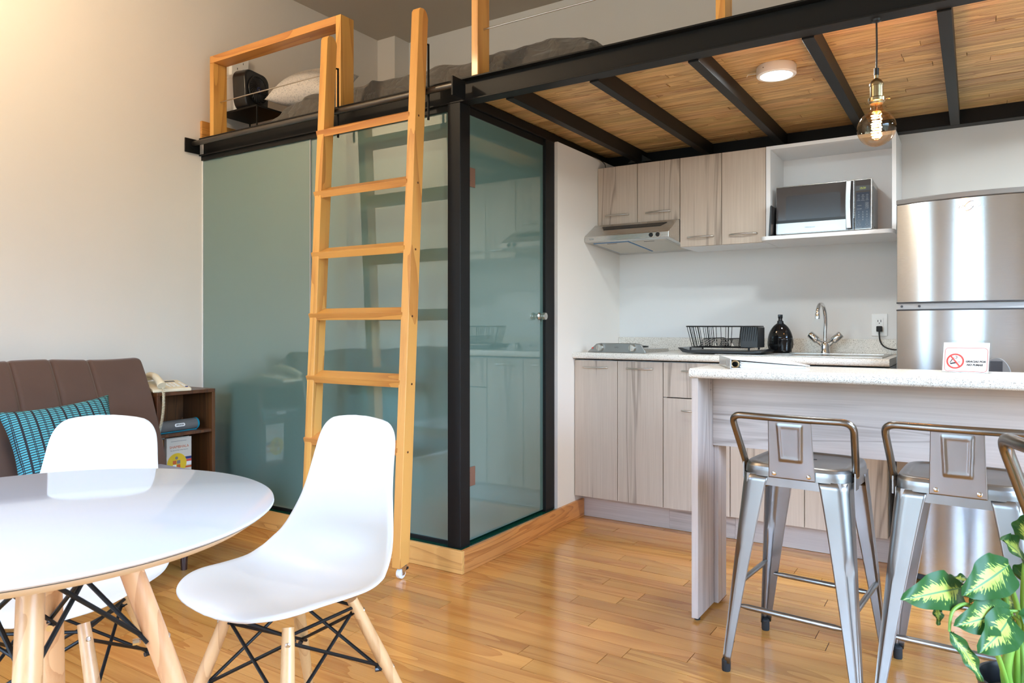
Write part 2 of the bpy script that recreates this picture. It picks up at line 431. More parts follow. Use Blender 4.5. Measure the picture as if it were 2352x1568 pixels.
def T(x, y, z): return Matrix.Translation((x, y, z))
def RX(a): return Matrix.Rotation(a, 4, 'X')
def RY(a): return Matrix.Rotation(a, 4, 'Y')
def RZ(a): return Matrix.Rotation(a, 4, 'Z')
def text(name, body, size, mat, parent, m, extrude=0.0004, shear=0.0, align='CENTER', bold=0.0, sx=1.0, world=True):
    cu = bpy.data.curves.new(name, 'FONT'); cu.body = body; cu.size = size; cu.extrude = extrude; cu.shear = shear
    cu.align_x = align; cu.align_y = 'CENTER'; cu.offset = bold; cu.resolution_u = 3
    to = bpy.data.objects.new(name + '_curve', cu); COL.objects.link(to)
    bpy.context.view_layer.update()
    me = bpy.data.meshes.new_from_object(to.evaluated_get(bpy.context.evaluated_depsgraph_get()))
    bpy.data.objects.remove(to); bpy.data.curves.remove(cu)
    me.transform(m @ Matrix.Diagonal((sx, 1, 1, 1))); me.materials.clear(); me.materials.append(MW[mat] if isinstance(mat, str) else mat)
    o = bpy.data.objects.new(name, me); COL.objects.link(o)
    if parent is not None:
        o.parent = parent; off = Vector((0, 0, 0)); q = parent
        while q is not None: off += q.location; q = q.parent
        if world: me.transform(T(*(-off)))
    return o
def arc(cx, cy, r, a0, a1, n):
    return [(cx + r * math.cos(math.radians(a0 + (a1 - a0) * i / n)), cy + r * math.sin(math.radians(a0 + (a1 - a0) * i / n))) for i in range(n + 1)]
def rrect(x0, x1, y0, y1, r, n=5):
    return arc(x1 - r, y0 + r, r, -90, 0, n) + arc(x1 - r, y1 - r, r, 0, 90, n) + arc(x0 + r, y1 - r, r, 90, 180, n) + arc(x0 + r, y0 + r, r, 180, 270, n)
def smoothpath(pts, n=8):
    P = [Vector(p) for p in pts]; out = []
    for i in range(len(P) - 1):
        p0 = P[max(i - 1, 0)]; p1 = P[i]; p2 = P[i + 1]; p3 = P[min(i + 2, len(P) - 1)]
        for k in range(n):
            t = k / n
            out.append(0.5 * ((2 * p1) + (p2 - p0) * t + (2 * p0 - 5 * p1 + 4 * p2 - p3) * t * t + (3 * p1 - p0 - 3 * p2 + p3) * t ** 3))
    out.append(P[-1]); return out
def rodpath(pts, rad, n=5):
    """polyline with rounded corners"""
    P = [Vector(p) for p in pts]; out = [P[0]]
    for i in range(1, len(P) - 1):
        a = (P[i - 1] - P[i]).normalized(); b = (P[i + 1] - P[i]).normalized()
        s0 = P[i] + a * rad; s1 = P[i] + b * rad
        for k in range(n + 1):
            t = k / n; out.append(s0 * (1 - t) ** 2 + P[i] * 2 * t * (1 - t) + s1 * t * t)
    out.append(P[-1]); return out
# ------------------------------------------------------------------ the room
LX, KX, YB, XR, ZC = -3.77, -1.875, 4.18, 2.3, 3.21
fl = thing('floor', 'varnished honey pine strip floor running across the whole room', 'floor', kind='structure')
MW['sub'] = plain('dark_subfloor', rgb(46, 28, 14), 0.8)
B('subfloor', 'sub', fl, LX - .1, XR + .1, YF - .1, YB + .1, -0.06, -0.0035)
PW = 0.0812
def plank_bm(L, W):
    return G().box(0, L, 0, W, -0.012, 0)
stuffG = G(); plank_meshes = {}; nplank = 0
row = 0; y = 3.70
while y > -0.6:
    y -= PW
    x = LX + R.uniform(-0.75, 0)
    while x < XR - .3:
        L = R.choice([0.55, 0.65, 0.75, 0.75, 0.85, 0.95, 1.1])
        xa, xb = max(x, LX), min(x + L, XR)
        # inside the photograph's view?
        cxm = (xa + xb) / 2; cym = y + PW / 2
        dep = -0.5392 * cxm + 0.8422 * cym; lat = 0.8422 * cxm + 0.5392 * cym
        hid = (cym > 2.62 and cxm < -1.95)
        seen = dep > 1.9 * 0.93 and abs(lat) < dep * 0.74 + 0.35 and not hid
        if xb - xa > 0.03 and not (cym > 2.62 and xb < -1.9):
            if seen and nplank < 285:
                nplank += 1
                key = round(xb - xa, 3)
                if key not in plank_meshes:
                    plank_meshes[key] = G().box(0.0011, key - 0.0011, 0.0010, PW - 0.0010, -0.012, 0).mesh('plank')
                    plank_meshes[key].materials.append(MW['floor'])
                o = bpy.data.objects.new('plank', plank_meshes[key]); COL.objects.link(o)
                o.parent = fl; o.location = (xa, y, R.uniform(-0.0004, 0.0002))
            else:
                stuffG.box(xa + .0006, xb - .0006, y + .0005, y + PW - .0005, -0.012, 0)
        x += L
    row += 1
stuffG.box(LX, XR, YF, y - 0.001, -0.012, 0)
o = stuffG.build('plank_remainder', 'floor', fl); o['kind'] = 'stuff'

def wall(name, label, mat, boxes):
    g = G()
    for b in boxes: g.box(*b)
    o = g.build(name, mat); tag(o, label, 'wall', kind='structure'); return o
y0, y1, z0, z1 = LWIN
wall('wall_left', 'warm cream plastered wall behind the brown sofa', 'wall', [(LX - .12, LX, YF, y0, 0, ZC), (LX - .12, LX, y1, YB + .12, 0, ZC), (LX - .12, LX, y0, y1, 0, z0), (LX - .12, LX, y0, y1, z1, ZC)])
wn = thing('window_2', 'tall black framed window in the cream wall beyond the sofa', 'window', (LX - .06, (y0 + y1) / 2, z0), kind='structure')
t = .045
G().box(LX - .1, LX - .04, y0, y1, z0, z0 + t).box(LX - .1, LX - .04, y0, y1, z1 - t, z1).box(LX - .1, LX - .04, y0, y0 + t, z0, z1).box(LX - .1, LX - .04, y1 - t, y1, z0, z1).build('window_frame', 'black', wn)
B('pane', 'pane', wn, LX - .072, LX - .068, y0 + t, y1 - t, z0 + t, z1 - t)
wall('wall_back', 'off-white plastered wall behind the kitchen units and loft bed', 'kwall', [(LX, XR, YB, YB + .12, 0, ZC)])
a, b, c, d = FILL_WIN
wall('wall_right', 'plain plastered wall at the far end beyond the fridge', 'kwall', [(XR, XR + .12, YF, a, 0, ZC), (XR, XR + .12, b, YB + .12, 0, ZC), (XR, XR + .12, a, b, 0, c), (XR, XR + .12, a, b, d, ZC)])
wn = thing('window_3', 'tall black framed window added out of view to brighten the sofa wall', 'window', (XR + .06, (a + b) / 2, c), kind='structure')  # unseen window, added so daylight reaches the left wall and sofa
t = .045
G().box(XR + .04, XR + .1, a, b, c, c + t).box(XR + .04, XR + .1, a, b, d - t, d).box(XR + .04, XR + .1, a, a + t, c, d).box(XR + .04, XR + .1, b - t, b, c, d).build('window_frame', 'black', wn)
B('pane', 'pane', wn, XR + .068, XR + .072, a + t, b - t, c + t, d - t)
# front wall with window openings
bx = []; xs = [LX] + [v for q in WINS for v in q[:2]] + [XR]
for i in range(0, len(xs), 2): bx.append((xs[i], xs[i + 1], YF - .15, YF, 0, ZC))
for a, b, c, d in WINS: bx += [(a, b, YF - .15, YF, 0, c), (a, b, YF - .15, YF, d, ZC)]
wall('wall_front', 'plastered wall with tall windows opposite the kitchen', 'kwall', bx)
for i, (a, b, c, d) in enumerate(WINS):
    wn = thing('window_%d' % (i + 1), 'wide black framed window in the wall opposite the kitchen', 'window', ((a + b) / 2, YF - .07, c), kind='structure')
    g = G(); t = .045
    g.box(a, b, YF - .1, YF - .04, c, c + t).box(a, b, YF - .1, YF - .04, d - t, d).box(a, a + t, YF - .1, YF - .04, c, d).box(b - t, b, YF - .1, YF - .04, c, d)
    g.box((a + b) / 2 - .02, (a + b) / 2 + .02, YF - .1, YF - .04, c, d).box(a, b, YF - .1, YF - .04, c + 1.15, c + 1.19)
    g.build('window_frame', 'black', wn)
    B('pane', 'pane', wn, a + t, b - t, YF - .072, YF - .068, c + t, d - t)
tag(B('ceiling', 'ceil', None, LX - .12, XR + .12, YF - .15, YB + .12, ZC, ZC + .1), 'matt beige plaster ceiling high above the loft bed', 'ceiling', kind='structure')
tag(B('wall_column', 'wall', None, LX, -3.60, 4.02, YB, 2.16, ZC), 'plastered corner column behind the loft bed pillows', 'column', kind='structure')
wall('wall_kitchen', 'narrow cream wall between the glass door and the kitchen cupboards', 'wall', [(KX - .09, KX, 3.38, YB, 0, 2.055)])

# skirting step around the glass shower room
tag(B('baseboard_front', 'skirt', None, LX, -1.859, 2.504, 2.522, 0, .099, .002), 'honey pine kerb board below the long glass partition behind the ladder', 'kerb board', kind='structure')
tag(B('baseboard_side', 'skirty', None, -1.877, -1.859, 2.5225, 3.662, 0, .099, .002), 'honey pine kerb board running from steel post to kitchen plinth', 'kerb board', kind='structure')
ld = thing('ledge', 'dark green mosaic ledge under the glass partition and the glass door', 'ledge', (-2.0, 2.6, 0), kind='structure')
B('ledge_base', 'grout', ld, LX, -1.878, 2.523, 2.70, 0.0, .0945); B('ledge_base', 'grout', ld, -2.1, -1.878, 2.70, 3.38, 0.0, .0945)
g = G(); s = .0155
for i in range(int((-1.879 - LX) / s)):
    for j in range(8):
        xx = -1.879 - s * (i + 1); yy = 2.5235 + s * j
        g.box(xx + .0008, xx + s - .0008, yy + .0008, yy + s - .0008, .09, .0965)
for i in range(9):
    for j in range(int((3.375 - 2.65) / s)):
        xx = -1.879 - s * (i + 1); yy = 2.6476 + s * j
        g.box(xx + .0008, xx + s - .0008, yy + .0008, yy + s - .0008, .09, .0965)
o = g.build('tile', 'green', ld); o['kind'] = 'stuff'

# loft steel frame
lf = thing('loft_frame', 'black painted steel frame of the sleeping loft with beam, joists and post', 'loft frame', (-1.9, 2.57, 0), kind='structure')
def ibeam(name, x0, x1, y0, y1, z0, z1, par):
    ym = (y0 + y1) / 2
    g = G().box(x0, x1, y0, y1, z0, z0 + .007).box(x0, x1, y0, y1, z1 - .007, z1).box(x0, x1, ym - .004, ym + .004, z0 + .007, z1 - .007)
    return g.build(name, 'black', par, .0015)
ibeam('beam', LX, XR, 2.537, 2.605, 2.051, 2.153, lf)
B('post', 'black', lf, -1.963, -1.893, 2.537, 2.611, .0945, 2.051, .003)
B('door_jamb', 'black', lf, -1.955, -1.893, 3.285, 3.379, .0945, 2.051, .002)
B('glass_rail', 'black', lf, LX, -1.965, 2.552, 2.592, 2.027, 2.051, .001)
B('glass_rail', 'black', lf, LX, -1.965, 2.556, 2.590, .0965, .113, .001)
G().box(-1.963, -1.893, 2.612, 4.1, 2.051, 2.058).box(-1.932, -1.924, 2.612, 4.1, 2.058, 2.112).build('side_beam', 'black', lf, .001)
B('door_header', 'black', lf, -1.955, -1.905, 2.612, 3.284, 2.018, 2.050, .001)
for xc in (-1.70, -1.300, -.895, -.497, -.100, .297, .694, 1.09):
    B('joist', 'black', lf, xc, xc + .040, 2.606, 4.105, 2.045, 2.113, .002)
G().box(KX - .085, XR, 4.106, 4.176, 2.045, 2.052).box(KX - .085, XR, 4.106, 4.113, 2.052, 2.118).build('back_beam', 'black', lf, .001)
G().prism([(-1.75, 2.0455), (-1.60, 2.0455), (-1.66, 2.085), (-1.70, 2.085)], 'y', 4.02, 4.028).build('gusset', 'stone', lf)
# ladder rail on the front of the beam
rl = thing('ladder_rail', 'raw steel pipe rail held between black plates along the loft edge', 'rail', (-2.8, 2.5, 2.1))
G().tube([(LX + .012, 2.496, 2.112), (-1.872, 2.496, 2.112)], .0145, 14).build('pipe', 'pipe', rl, smooth=40)
B('end_plate', 'black', rl, -1.872, -1.864, 2.445, 2.537, 2.051, 2.134, .001)
B('end_plate', 'black', rl, LX + .004, LX + .012, 2.445, 2.537, 2.058, 2.138, .001)

# deck of bamboo strips
dk = thing('loft_deck', 'underside of the loft deck, amber bamboo strips between black joists', 'deck', (-.5, 3.3, 2.12), kind='structure')
B('deck_slab', 'deck', dk, LX, XR, 2.61, YB, 2.127, 2.152)
SW = .0535; y = 2.607; cnt = 0
smesh = {}
while y < 4.10:
    x = -1.93 + R.uniform(-.6, 0)
    while x < 1.1:
        L = R.choice([.55, .75, .9, 1.1, 1.25]); xa, xb = max(x, -1.925), min(x + L, 1.2)
        if xb - xa > .02:
            key = round(xb - xa, 2)
            if key not in smesh:
                g = G(); n = 5
                for k in range(n): g.box(.001, key - .001, k * SW / n + .0007, (k + 1) * SW / n - .0007, 0, .011)
                smesh[key] = g.mesh('slat'); smesh[key].materials.append(MW['deck'])
            o = bpy.data.objects.new('slat', smesh[key]); COL.objects.link(o); o.parent = dk
            o.location = (xa + .5, y - 3.3, 2.114 - 2.12 + R.uniform(0, .0025)); cnt += 1
        x += L
    y += SW

# glass partition: two fixed frosted panes, and the glass door
gp = thing('glass_partition', 'frosted teal glass wall of two tall panes behind the ladder', 'glass wall', (-2.8, 2.57, .1), kind='structure')
B('pane', 'frost', gp, LX + .002, -2.872, 2.563, 2.571, .110, 2.03)
B('pane', 'frost', gp, -2.866, -1.964, 2.567, 2.575, .110, 2.03)
B('joint_seal', 'lgrey', gp, -2.8715, -2.8665, 2.561, 2.5755, .110, 2.028)
B('edge_seal', 'wplas', gp, LX, LX + .006, 2.558, 2.562, .110, 2.028)
dr = thing('door_1', 'frosted teal glass door with round nickel knob beside the kitchen', 'glass door', (-1.92, 2.62, .1), kind='structure')
B('door_pane', 'frost', dr, -1.920, -1.911, 2.618, 3.292, .108, 2.02)
for zz in (.395, 1.74):
    B('hinge', 'copper', dr, -1.9105, -1.905, 2.614, 2.668, zz - .043, zz + .043, .002)
    B('hinge_pin', 'copper', dr, -1.908, -1.899, 2.611, 2.626, zz - .02, zz + .02, .001)
k = G().lathe([(.0, 0), (.017, 0), (.019, .003), (.012, .010), (.012, .022), (.018, .026), (.020, .032), (.018, .042), (.0, .043)], 20, T(-1.911, 3.245, 1.122) @ RY(PI / 2), caps=False)
k.build('door_knob', 'nickel', dr, smooth=35)
# ------------------------------------------------------------------ ladder
LA = math.atan(.0532)
def ladder_y(z): return 2.297 + (z - .05) * .0532
la = thing('ladder', 'orange pine loft ladder on casters leaning against the glass wall', 'ladder', (-2.33, 2.33, 0))
def stile(x0, x1):
    # side profile in (y,z): straight front edge, rounded top
    zt = 2.46; d = .0625
    p = [(ladder_y(.05), .05), (ladder_y(.05) + d, .062), (ladder_y(zt - .05) + d, zt - .05)]
    for k in range(1, 8):
        a = PI / 2 * k / 7; p.append((ladder_y(zt) + d * .45 + d * .55 * math.cos(a), zt - .05 + .05 * math.sin(a)))
    p += [(ladder_y(zt) + .008, zt - .003), (ladder_y(zt - .015), zt - .018)]
    return G().prism(p, 'x', x0, x1).build('stile', 'pinez', la, .003)
s1 = stile(-2.074, -2.03); s2 = stile(-2.640, -2.595)
for z in (.5345, .8224, 1.1133, 1.4016, 1.6911, 1.9831):
    yy = ladder_y(z)
    G().prism([(yy + .004, z - .0155), (yy - .0055, z + .0145), (yy + .052, z + .041), (yy + .0615, z + .012)], 'x', -2.643, -2.0665).build('tread', 'pinex', la, .0012)
    G().lathe([(0, 0), (.005, 0), (.005, .0006), (0, .0006)], 10, T(-2.0302, yy + R.uniform(.02, .04), z) @ RY(PI / 2), caps=False).build('dowel', 'dwood', la)
for xc in (-2.052, -2.6175):
    yb = ladder_y(.05) + .03
    ca = G().box(xc - .019, xc + .019, yb - .024, yb + .024, .049, .054).prism([(yb - .006, .049), (yb + .024, .049), (yb + .010, .016), (yb - .004, .016)], 'x', xc - .0155, xc - .013).prism([(yb - .006, .049), (yb + .024, .049), (yb + .010, .016), (yb - .004, .016)], 'x', xc + .013, xc + .0155).build('caster_fork', 'chrome', la, .0008)
    G().lathe([(0, -.0115), (.012, -.0115), (.0215, -.009), (.0225, 0), (.0215, .009), (.012, .0115), (0, .0115)], 20, T(xc, yb + .002, .0228) @ RY(PI / 2), caps=False).build('wheel', MW['wplas'], ca, smooth=40)
    G().lathe([(0, -.017), (.005, -.017), (.005, .017), (0, .017)], 10, T(xc, yb + .002, .0228) @ RY(PI / 2), caps=False).build('axle', 'nickel', ca)
    G().prism([(yb + .018, .046), (yb + .040, .043), (yb + .040, .033), (yb + .020, .030)], 'x', xc - .012, xc + .012).build('brake', 'blackp', ca, .002)
    yh = ladder_y(2.2) + .068
    G().tube([(xc, ladder_y(2.33) + .058, 2.318), (xc, yh + .034, 2.325), (xc, yh + .034, 2.0), (xc, yh + .034, 1.99)], .0055, 8).box(xc - .009, xc + .009, yh - .004, yh + .001, 2.10, 2.33).build('hook', 'black', la, smooth=40)

# ------------------------------------------------------------------ loft guards, bed and bedside things
gf = thing('bed_guard', 'orange pine guard frame at the wall end of the loft', 'guard rail', (-3.15, 2.58, 2.153))
B('guard_post', 'pinez', gf, -3.672, -3.638, 2.540, 2.628, 2.153, 2.565, .002)
B('guard_post', 'pinez', gf, -2.662, -2.626, 2.540, 2.628, 2.153, 2.606, .002)
B('top_rail', 'pinex', gf, -3.672, -2.6625, 2.540, 2.628, 2.5655, 2.606, .002)
G().tube([(-3.638, 2.585, 2.352), (-2.662, 2.585, 2.352)], .0035, 8).build('cable', 'nickel', gf, smooth=40)
gr = thing('cable_guard', 'pair of orange pine loft posts joined by a thin steel cable', 'guard rail', (-1.3, 2.58, 2.153))
for xa in (-1.835, -.772): B('guard_post', 'pinez', gr, xa, xa + .034, 2.540, 2.628, 2.153, 3.0, .002)
B('top_rail', 'pinex', gr, -1.835, -.738, 2.540, 2.628, 3.0005, 3.04, .002)
G().tube([(-1.801, 2.585, 2.362), (-.772, 2.585, 2.362)], .0035, 8).build('cable', 'nickel', gr, smooth=40)
tag(B('trim_1', 'skirty', None, LX, LX + .018, 2.545, 3.4, 2.154, 2.255, .002), 'short orange pine skirting end above the beam at the left wall', 'skirting', kind='structure')

# bed
tag(B('mattress', 'wmel', None, -3.30, -1.42, 2.79, 4.10, 2.153, 2.29, .03), 'white mattress under the grey duvet on the loft', 'mattress')
def duvet():
    rr = random.Random(3)
    ph = [(rr.uniform(2, 19), rr.uniform(2, 19), rr.uniform(0, 6.28), rr.uniform(.3, 1)) for _ in range(30)]
    def wr(x, y):
        s_ = 0; wt = 0
        for a, b, c, d in ph:
            k = 1 if c > 3 else -1
            warp = .35 * math.sin(2.3 * x + c) + .3 * math.sin(3.1 * y + 2 * c)
            q = 1.06 - math.sqrt(math.sin(a * x * .8 + b * y * .7 * k + c + warp) ** 2 + .02)
            m = .5 + .5 * math.sin(1.7 * a * .3 * x + b * .25 * y + 3 * c)
            s_ += d * q ** 2 * m; wt += d
        return s_ / wt * 2.0
    def prof(x):   # top height along the bed, head to foot
        pts = [(-3.42, 2.20), (-3.36, 2.27), (-3.25, 2.335), (-3.05, 2.345), (-2.7, 2.345), (-2.3, 2.332), (-2.0, 2.335), (-1.75, 2.345), (-1.55, 2.342), (-1.42, 2.325), (-1.36, 2.29), (-1.33, 2.24), (-1.32, 2.16)]
        for (a, b), (c, d) in zip(pts, pts[1:]):
            if x <= c:
                t = max(0, (x - a) / (c - a)); t = t * t * (3 - 2 * t); return b + (d - b) * t
        return pts[-1][1]
    def fn(u, v):
        x = -3.40 + 2.08 * u
        top = prof(x) - 2.153
        # v: 0 front hem on deck -> 0.3 rounded front edge -> 1 back
        if v < .33:
            t = v / .33; a = t * PI / 2
            y = 2.80 - .10 * math.cos(a) ** .8 if t < 1 else 2.80; z = top * (math.sin(a) ** .65)
        else:
            t = (v - .33) / .67; y = 2.80 + 1.33 * t; z = top + .035 * math.sin(t * PI) - (.03 * t)
        wv = wr(x, y + z * 1.3) - .34
        amp = .06 if v > .1 else .03
        return (x, y - wv * amp * (1.0 if v < .6 else .2), max(2.1535, 2.153 + z + wv * amp * (1 if v > .05 else 0)))
    return G().grid(fn, 190, 90)
tag(duvet().build('duvet', 'duvet', None, smooth=60), 'rumpled dark grey duvet spread over the loft bed', 'duvet')
def pillow_geo(w_, d_, h_, nu=26, nv=26, seam=.0):
    g = G(); uvs = []
    def side(sg):
        def fn(u, v):
            a = 2 * u - 1; b = 2 * v - 1
            e = max(0.0, (1 - abs(a) ** 2.6)) ** .55 * max(0.0, (1 - abs(b) ** 2.6)) ** .55
            pinch = 1 - .10 * (1 - abs(a) ** 2) * (abs(b) ** 3) ; pin2 = 1 - .10 * (1 - abs(b) ** 2) * (abs(a) ** 3)
            return (a * w_ / 2 * pin2, b * d_ / 2 * pinch, sg * h_ / 2 * e)
        return fn
    g.grid(side(1), nu, nv); g.grid(side(-1), nu, nv); return g
def pillow(name, mat, w_, d_, h_, m, label, cat, uv=False):
    g = pillow_geo(w_, d_, h_); base = list(g.v)
    o = g.build(name, mat, None, smooth=80)
    if uv:
        ul = o.data.uv_layers.new(name='uv')
        for lp in o.data.loops:
            q = base[lp.vertex_index]; ul.data[lp.index].uv = (q[0] / w_ + .5, q[1] / d_ + .5)
    bm = bmesh.new(); bm.from_mesh(o.data); bmesh.ops.remove_doubles(bm, verts=bm.verts, dist=1e-5); bmesh.ops.recalc_face_normals(bm, faces=bm.faces); bm.to_mesh(o.data); bm.free()
    o.matrix_world = m
    return tag(o, label, cat)
pillow('pillow', 'pillow', .42, .38, .19, T(-3.26, 2.93, 2.465) @ RZ(math.radians(12)) @ RX(math.radians(30)), 'white sprigged pillow propped at the head of the loft bed beside the fan', 'pillow')
pillow('pillow', 'wmel', .60, .40, .15, T(-3.02, 3.52, 2.50) @ RZ(math.radians(-4)) @ RX(math.radians(12)), 'plain white pillow lying further back behind the guard post', 'pillow')
# bedside table: black steel frame
bt = thing('bedside_table', 'low black metal bedside table under the fan on the loft', 'table', (-3.58, 2.74, 2.153))
B('table_top', 'black', bt, -3.76, -3.41, 2.655, 2.88, 2.312, 2.322)
for xx, yy in ((-3.758, 2.657), (-3.416, 2.657), (-3.758, 2.872), (-3.416, 2.872)): B('leg', 'black', bt, xx, xx + .006, yy, yy + .006, 2.153, 2.312)
B('shelf', 'black', bt, -3.752, -3.416, 2.66, 2.872, 2.19, 2.194)
# fan
fa = thing('desk_fan', 'small black box fan with round louvred grille on the loft', 'fan', (-3.55, 2.76, 2.322), math.radians(102))
pr = rrect(-.105, .105, 0, .235, .055, 6)
g = G().prism([(x * (1 if z > .12 else .86 + .14 * z / .12), z) for x, z in pr], 'y', -.012, .085)
g.build('shell', 'blackp', fa, .012, world=False)
G().tube([(.078 * math.cos(a * PI / 16), -.016, .128 + .078 * math.sin(a * PI / 16)) for a in range(32)], .005, 8, True).build('grille_ring', 'blackp', fa, smooth=50, world=False)
for k in range(26):
    a = 2 * PI * k / 26
    pts = [((.02 + .056 * t) * math.cos(a + .9 * t), -.018 - .006 * math.sin(t * PI), .128 + (.02 + .056 * t) * math.sin(a + .9 * t)) for t in (0, .25, .5, .75, 1)]
    G().tube(pts, .0019, 5).build('louvre', 'dgrey', fa, smooth=60, world=False)
G().lathe([(0, 0), (.021, 0), (.021, .006), (.017, .009), (0, .009)], 20, T(0, -.014, .128) @ RX(PI / 2), caps=False).build('hub', 'blackp', fa, smooth=40, world=False)
G().lathe([(.013, .0), (.017, .0), (.017, .0008), (.013, .0008)], 20, T(0, -.0232, .128) @ RX(PI / 2), caps=False).build('hub_badge', 'blue', fa, world=False)
text('hub_letter', 'D', .016, 'lgrey', fa, T(0, -.0236, .128) @ RX(PI / 2), world=False)

# wall socket and white cylinder beside the fan
wo = thing('wall_outlet', 'white wall outlet high on the cream wall above the loft fan', 'outlet', (LX, 2.80, 2.62))
B('plate', 'wplas', wo, LX + .0005, LX + .03, 2.735, 2.855, 2.575, 2.70, .003)
for yy in (2.775, 2.815):
    for zz in (2.66, 2.62): B('slot', 'ink', wo, LX + .0298, LX + .0304, yy - .002, yy + .002, zz - .006, zz + .006)
jar = thing('white_canister', 'tall white canister on the bedside table between guard post and fan', 'canister', (-3.70, 2.735, 2.3225))
G().lathe([(0, 0), (.052, 0), (.056, .01), (.056, .19), (.05, .205), (0, .205)], 28, caps=False).build('canister_body', 'wplas', jar, smooth=40, world=False)
G().lathe([(0, .2052), (.053, .2052), (.053, .222), (.045, .228), (0, .228)], 28, caps=False).build('lid', 'wplas', jar, smooth=40, world=False)
# ------------------------------------------------------------------ sofa, cushion, side cabinet and its things
so = thing('sofa', 'brown suede sofa bed with tufted back along the cream wall', 'sofa', (-3.2, 1.2, 0))
YS0, YS1 = .10, 2.075
def sofaback():
    # section from bottom-front to top to rear, in (x,z); grooves every .215 m along y
    sec = smoothpath([(-3.33, 0, .33), (-3.345, 0, .42), (-3.40, 0, .56), (-3.475, 0, .74), (-3.555, 0, .885), (-3.585, 0, .912), (-3.62, 0, .905), (-3.645, 0, .87), (-3.60, 0, .70), (-3.50, 0, .42), (-3.45, 0, .34)], 5)
    n = len(sec)
    def fn(u, v):
        y = YS0 + (YS1 - YS0) * u
        p = sec[min(int(v * (n - 1) + .5), n - 1)]
        e = min(u, 1 - u) * (YS1 - YS0); k = min(1, e / .03); sh = (1 - math.sqrt(max(0, 1 - (1 - k) ** 2))) * .035
        yy = (YS1 - y) % .168; gv = math.exp(-((yy - .084) / .009) ** 2) * .013 if v < .62 and (YS1 - y) > .2 else 0
        wav = .006 * math.sin(y * 9.0) if .3 < v < .7 else 0
        cx, cz = -3.50, .62
        return (p.x + (cx - p.x) * sh - gv * .9, y, p.z + (cz - p.z) * sh - gv * .35 + wav)
    g = G().grid(fn, 400, n)
    a = [j * 400 for j in range(n)]; b = [j * 400 + 399 for j in range(n)]
    g.f += [tuple(a), tuple(b[::-1])]; return g
sofaback().build('backrest', 'sofa', so, smooth=60)
sa = G().prism(rrect(-3.36, -2.83, .27, .405, .05, 6), 'y', YS0, YS1 - .03).build('seat', 'sofa', so, .02, 50)
G().tube([(-2.832, YS0, .335), (-2.832, YS1 - .03, .335)], .004, 6).build('piping', 'sofa', sa, smooth=40)
for xx, yy in ((-2.93, 1.90), (-2.93, .28), (-3.45, 1.90), (-3.45, .28)):
    G().lathe([(.013, 0), (.026, .275)], 14, T(xx, yy, 0)).build('leg', 'sleg', so, smooth=40)
pillow('cushion', 'cush', .44, .36, .13, T(-3.29, 1.585, .574) @ RZ(math.radians(90 - 8)) @ RX(math.radians(64)) @ RZ(math.radians(6)), 'turquoise and black striped woven cushion leaning on the brown sofa', 'cushion', uv=True)

cb = thing('side_cabinet', 'open dark walnut side cabinet between sofa and glass wall', 'cabinet', (-3.57, 2.25, 0))
CX0, CX1, CY0, CY1, CZ = -3.72, -3.45, 2.09, 2.42, .735
B('top_panel', 'dwood', cb, CX0, CX1, CY0, CY1, CZ - .018, CZ, .0015)
B('side_panel', 'dwood', cb, CX0, CX1, CY0, CY0 + .018, 0, CZ - .0185, .0015); B('side_panel', 'dwood', cb, CX0, CX1, CY1 - .018, CY1, 0, CZ - .0185, .0015)
B('shelf', 'dwood', cb, CX0 + .01, CX1 - .004, CY0 + .0185, CY1 - .0185, .505, .52, .001); B('shelf', 'dwood', cb, CX0 + .01, CX1 - .004, CY0 + .0185, CY1 - .0185, .255, .27, .001)
B('back_panel', 'dwood', cb, CX0, CX0 + .008, CY0 + .0185, CY1 - .0185, .02, CZ - .019)
# telephone: local +x towards the room, keypad up
ph = thing('telephone', 'ivory corded desk telephone on top of the walnut cabinet', 'telephone', (-3.545, 2.185, CZ), math.radians(-12))
G().prism([(-.095, 0), (.095, 0), (.095, .016), (-.095, .048)], 'y', -.085, .105).build('base', 'phone', ph, .005, world=False)
sl = math.atan2(.032, .19)
def on_base(x, y, h=0): return T(0, y, .048 - (x + .095) * math.tan(sl) + h) @ T(x, 0, 0) @ RY(sl)
for i in range(4):
    for j in range(3): G().box(-.0055, .0055, -.007, .007, 0, .0035, on_base(-.015 + i * .021, .012 + j * .021)).build('key', 'wplas', ph, .001, world=False)
for i in range(5): G().box(-.004, .004, -.005, .005, 0, .003, on_base(-.02 + i * .02, .085)).build('key', 'wplas', ph, .001, world=False)
G().box(-.011, .011, -.03, .03, 0, .001, on_base(-.062, .045)).build('label_strip', 'dgrey', ph, world=False)
G().box(-.006, .006, -.006, .006, 0, .0035, on_base(.070, .088)).build('blue_key', 'blue', ph, .001, world=False)
hs = G().tube(smoothpath([(-.092, -.045, .062), (-.07, -.045, .078), (0, -.045, .075), (.06, -.045, .058), (.098, -.045, .034)], 5), [.017, .02, .022, .022, .02] + [.018] * 12 + [.019, .021, .022, .02], 12).build('handset', 'phone', ph, .0, 60, world=False)
helix = []
for k in range(420):
    t = k / 419; a = k * 2 * PI / 12
    cx = .113 + .018 * math.sin(t * PI) + .004; cz = .028 - .26 * t; cy = -.045 - .03 * t * t
    helix.append((cx + .006 * math.cos(a), cy + .006 * math.sin(a), cz))
G().tube(helix, .0019, 5).build('coiled_cord', 'phone', ph, smooth=60, world=False)
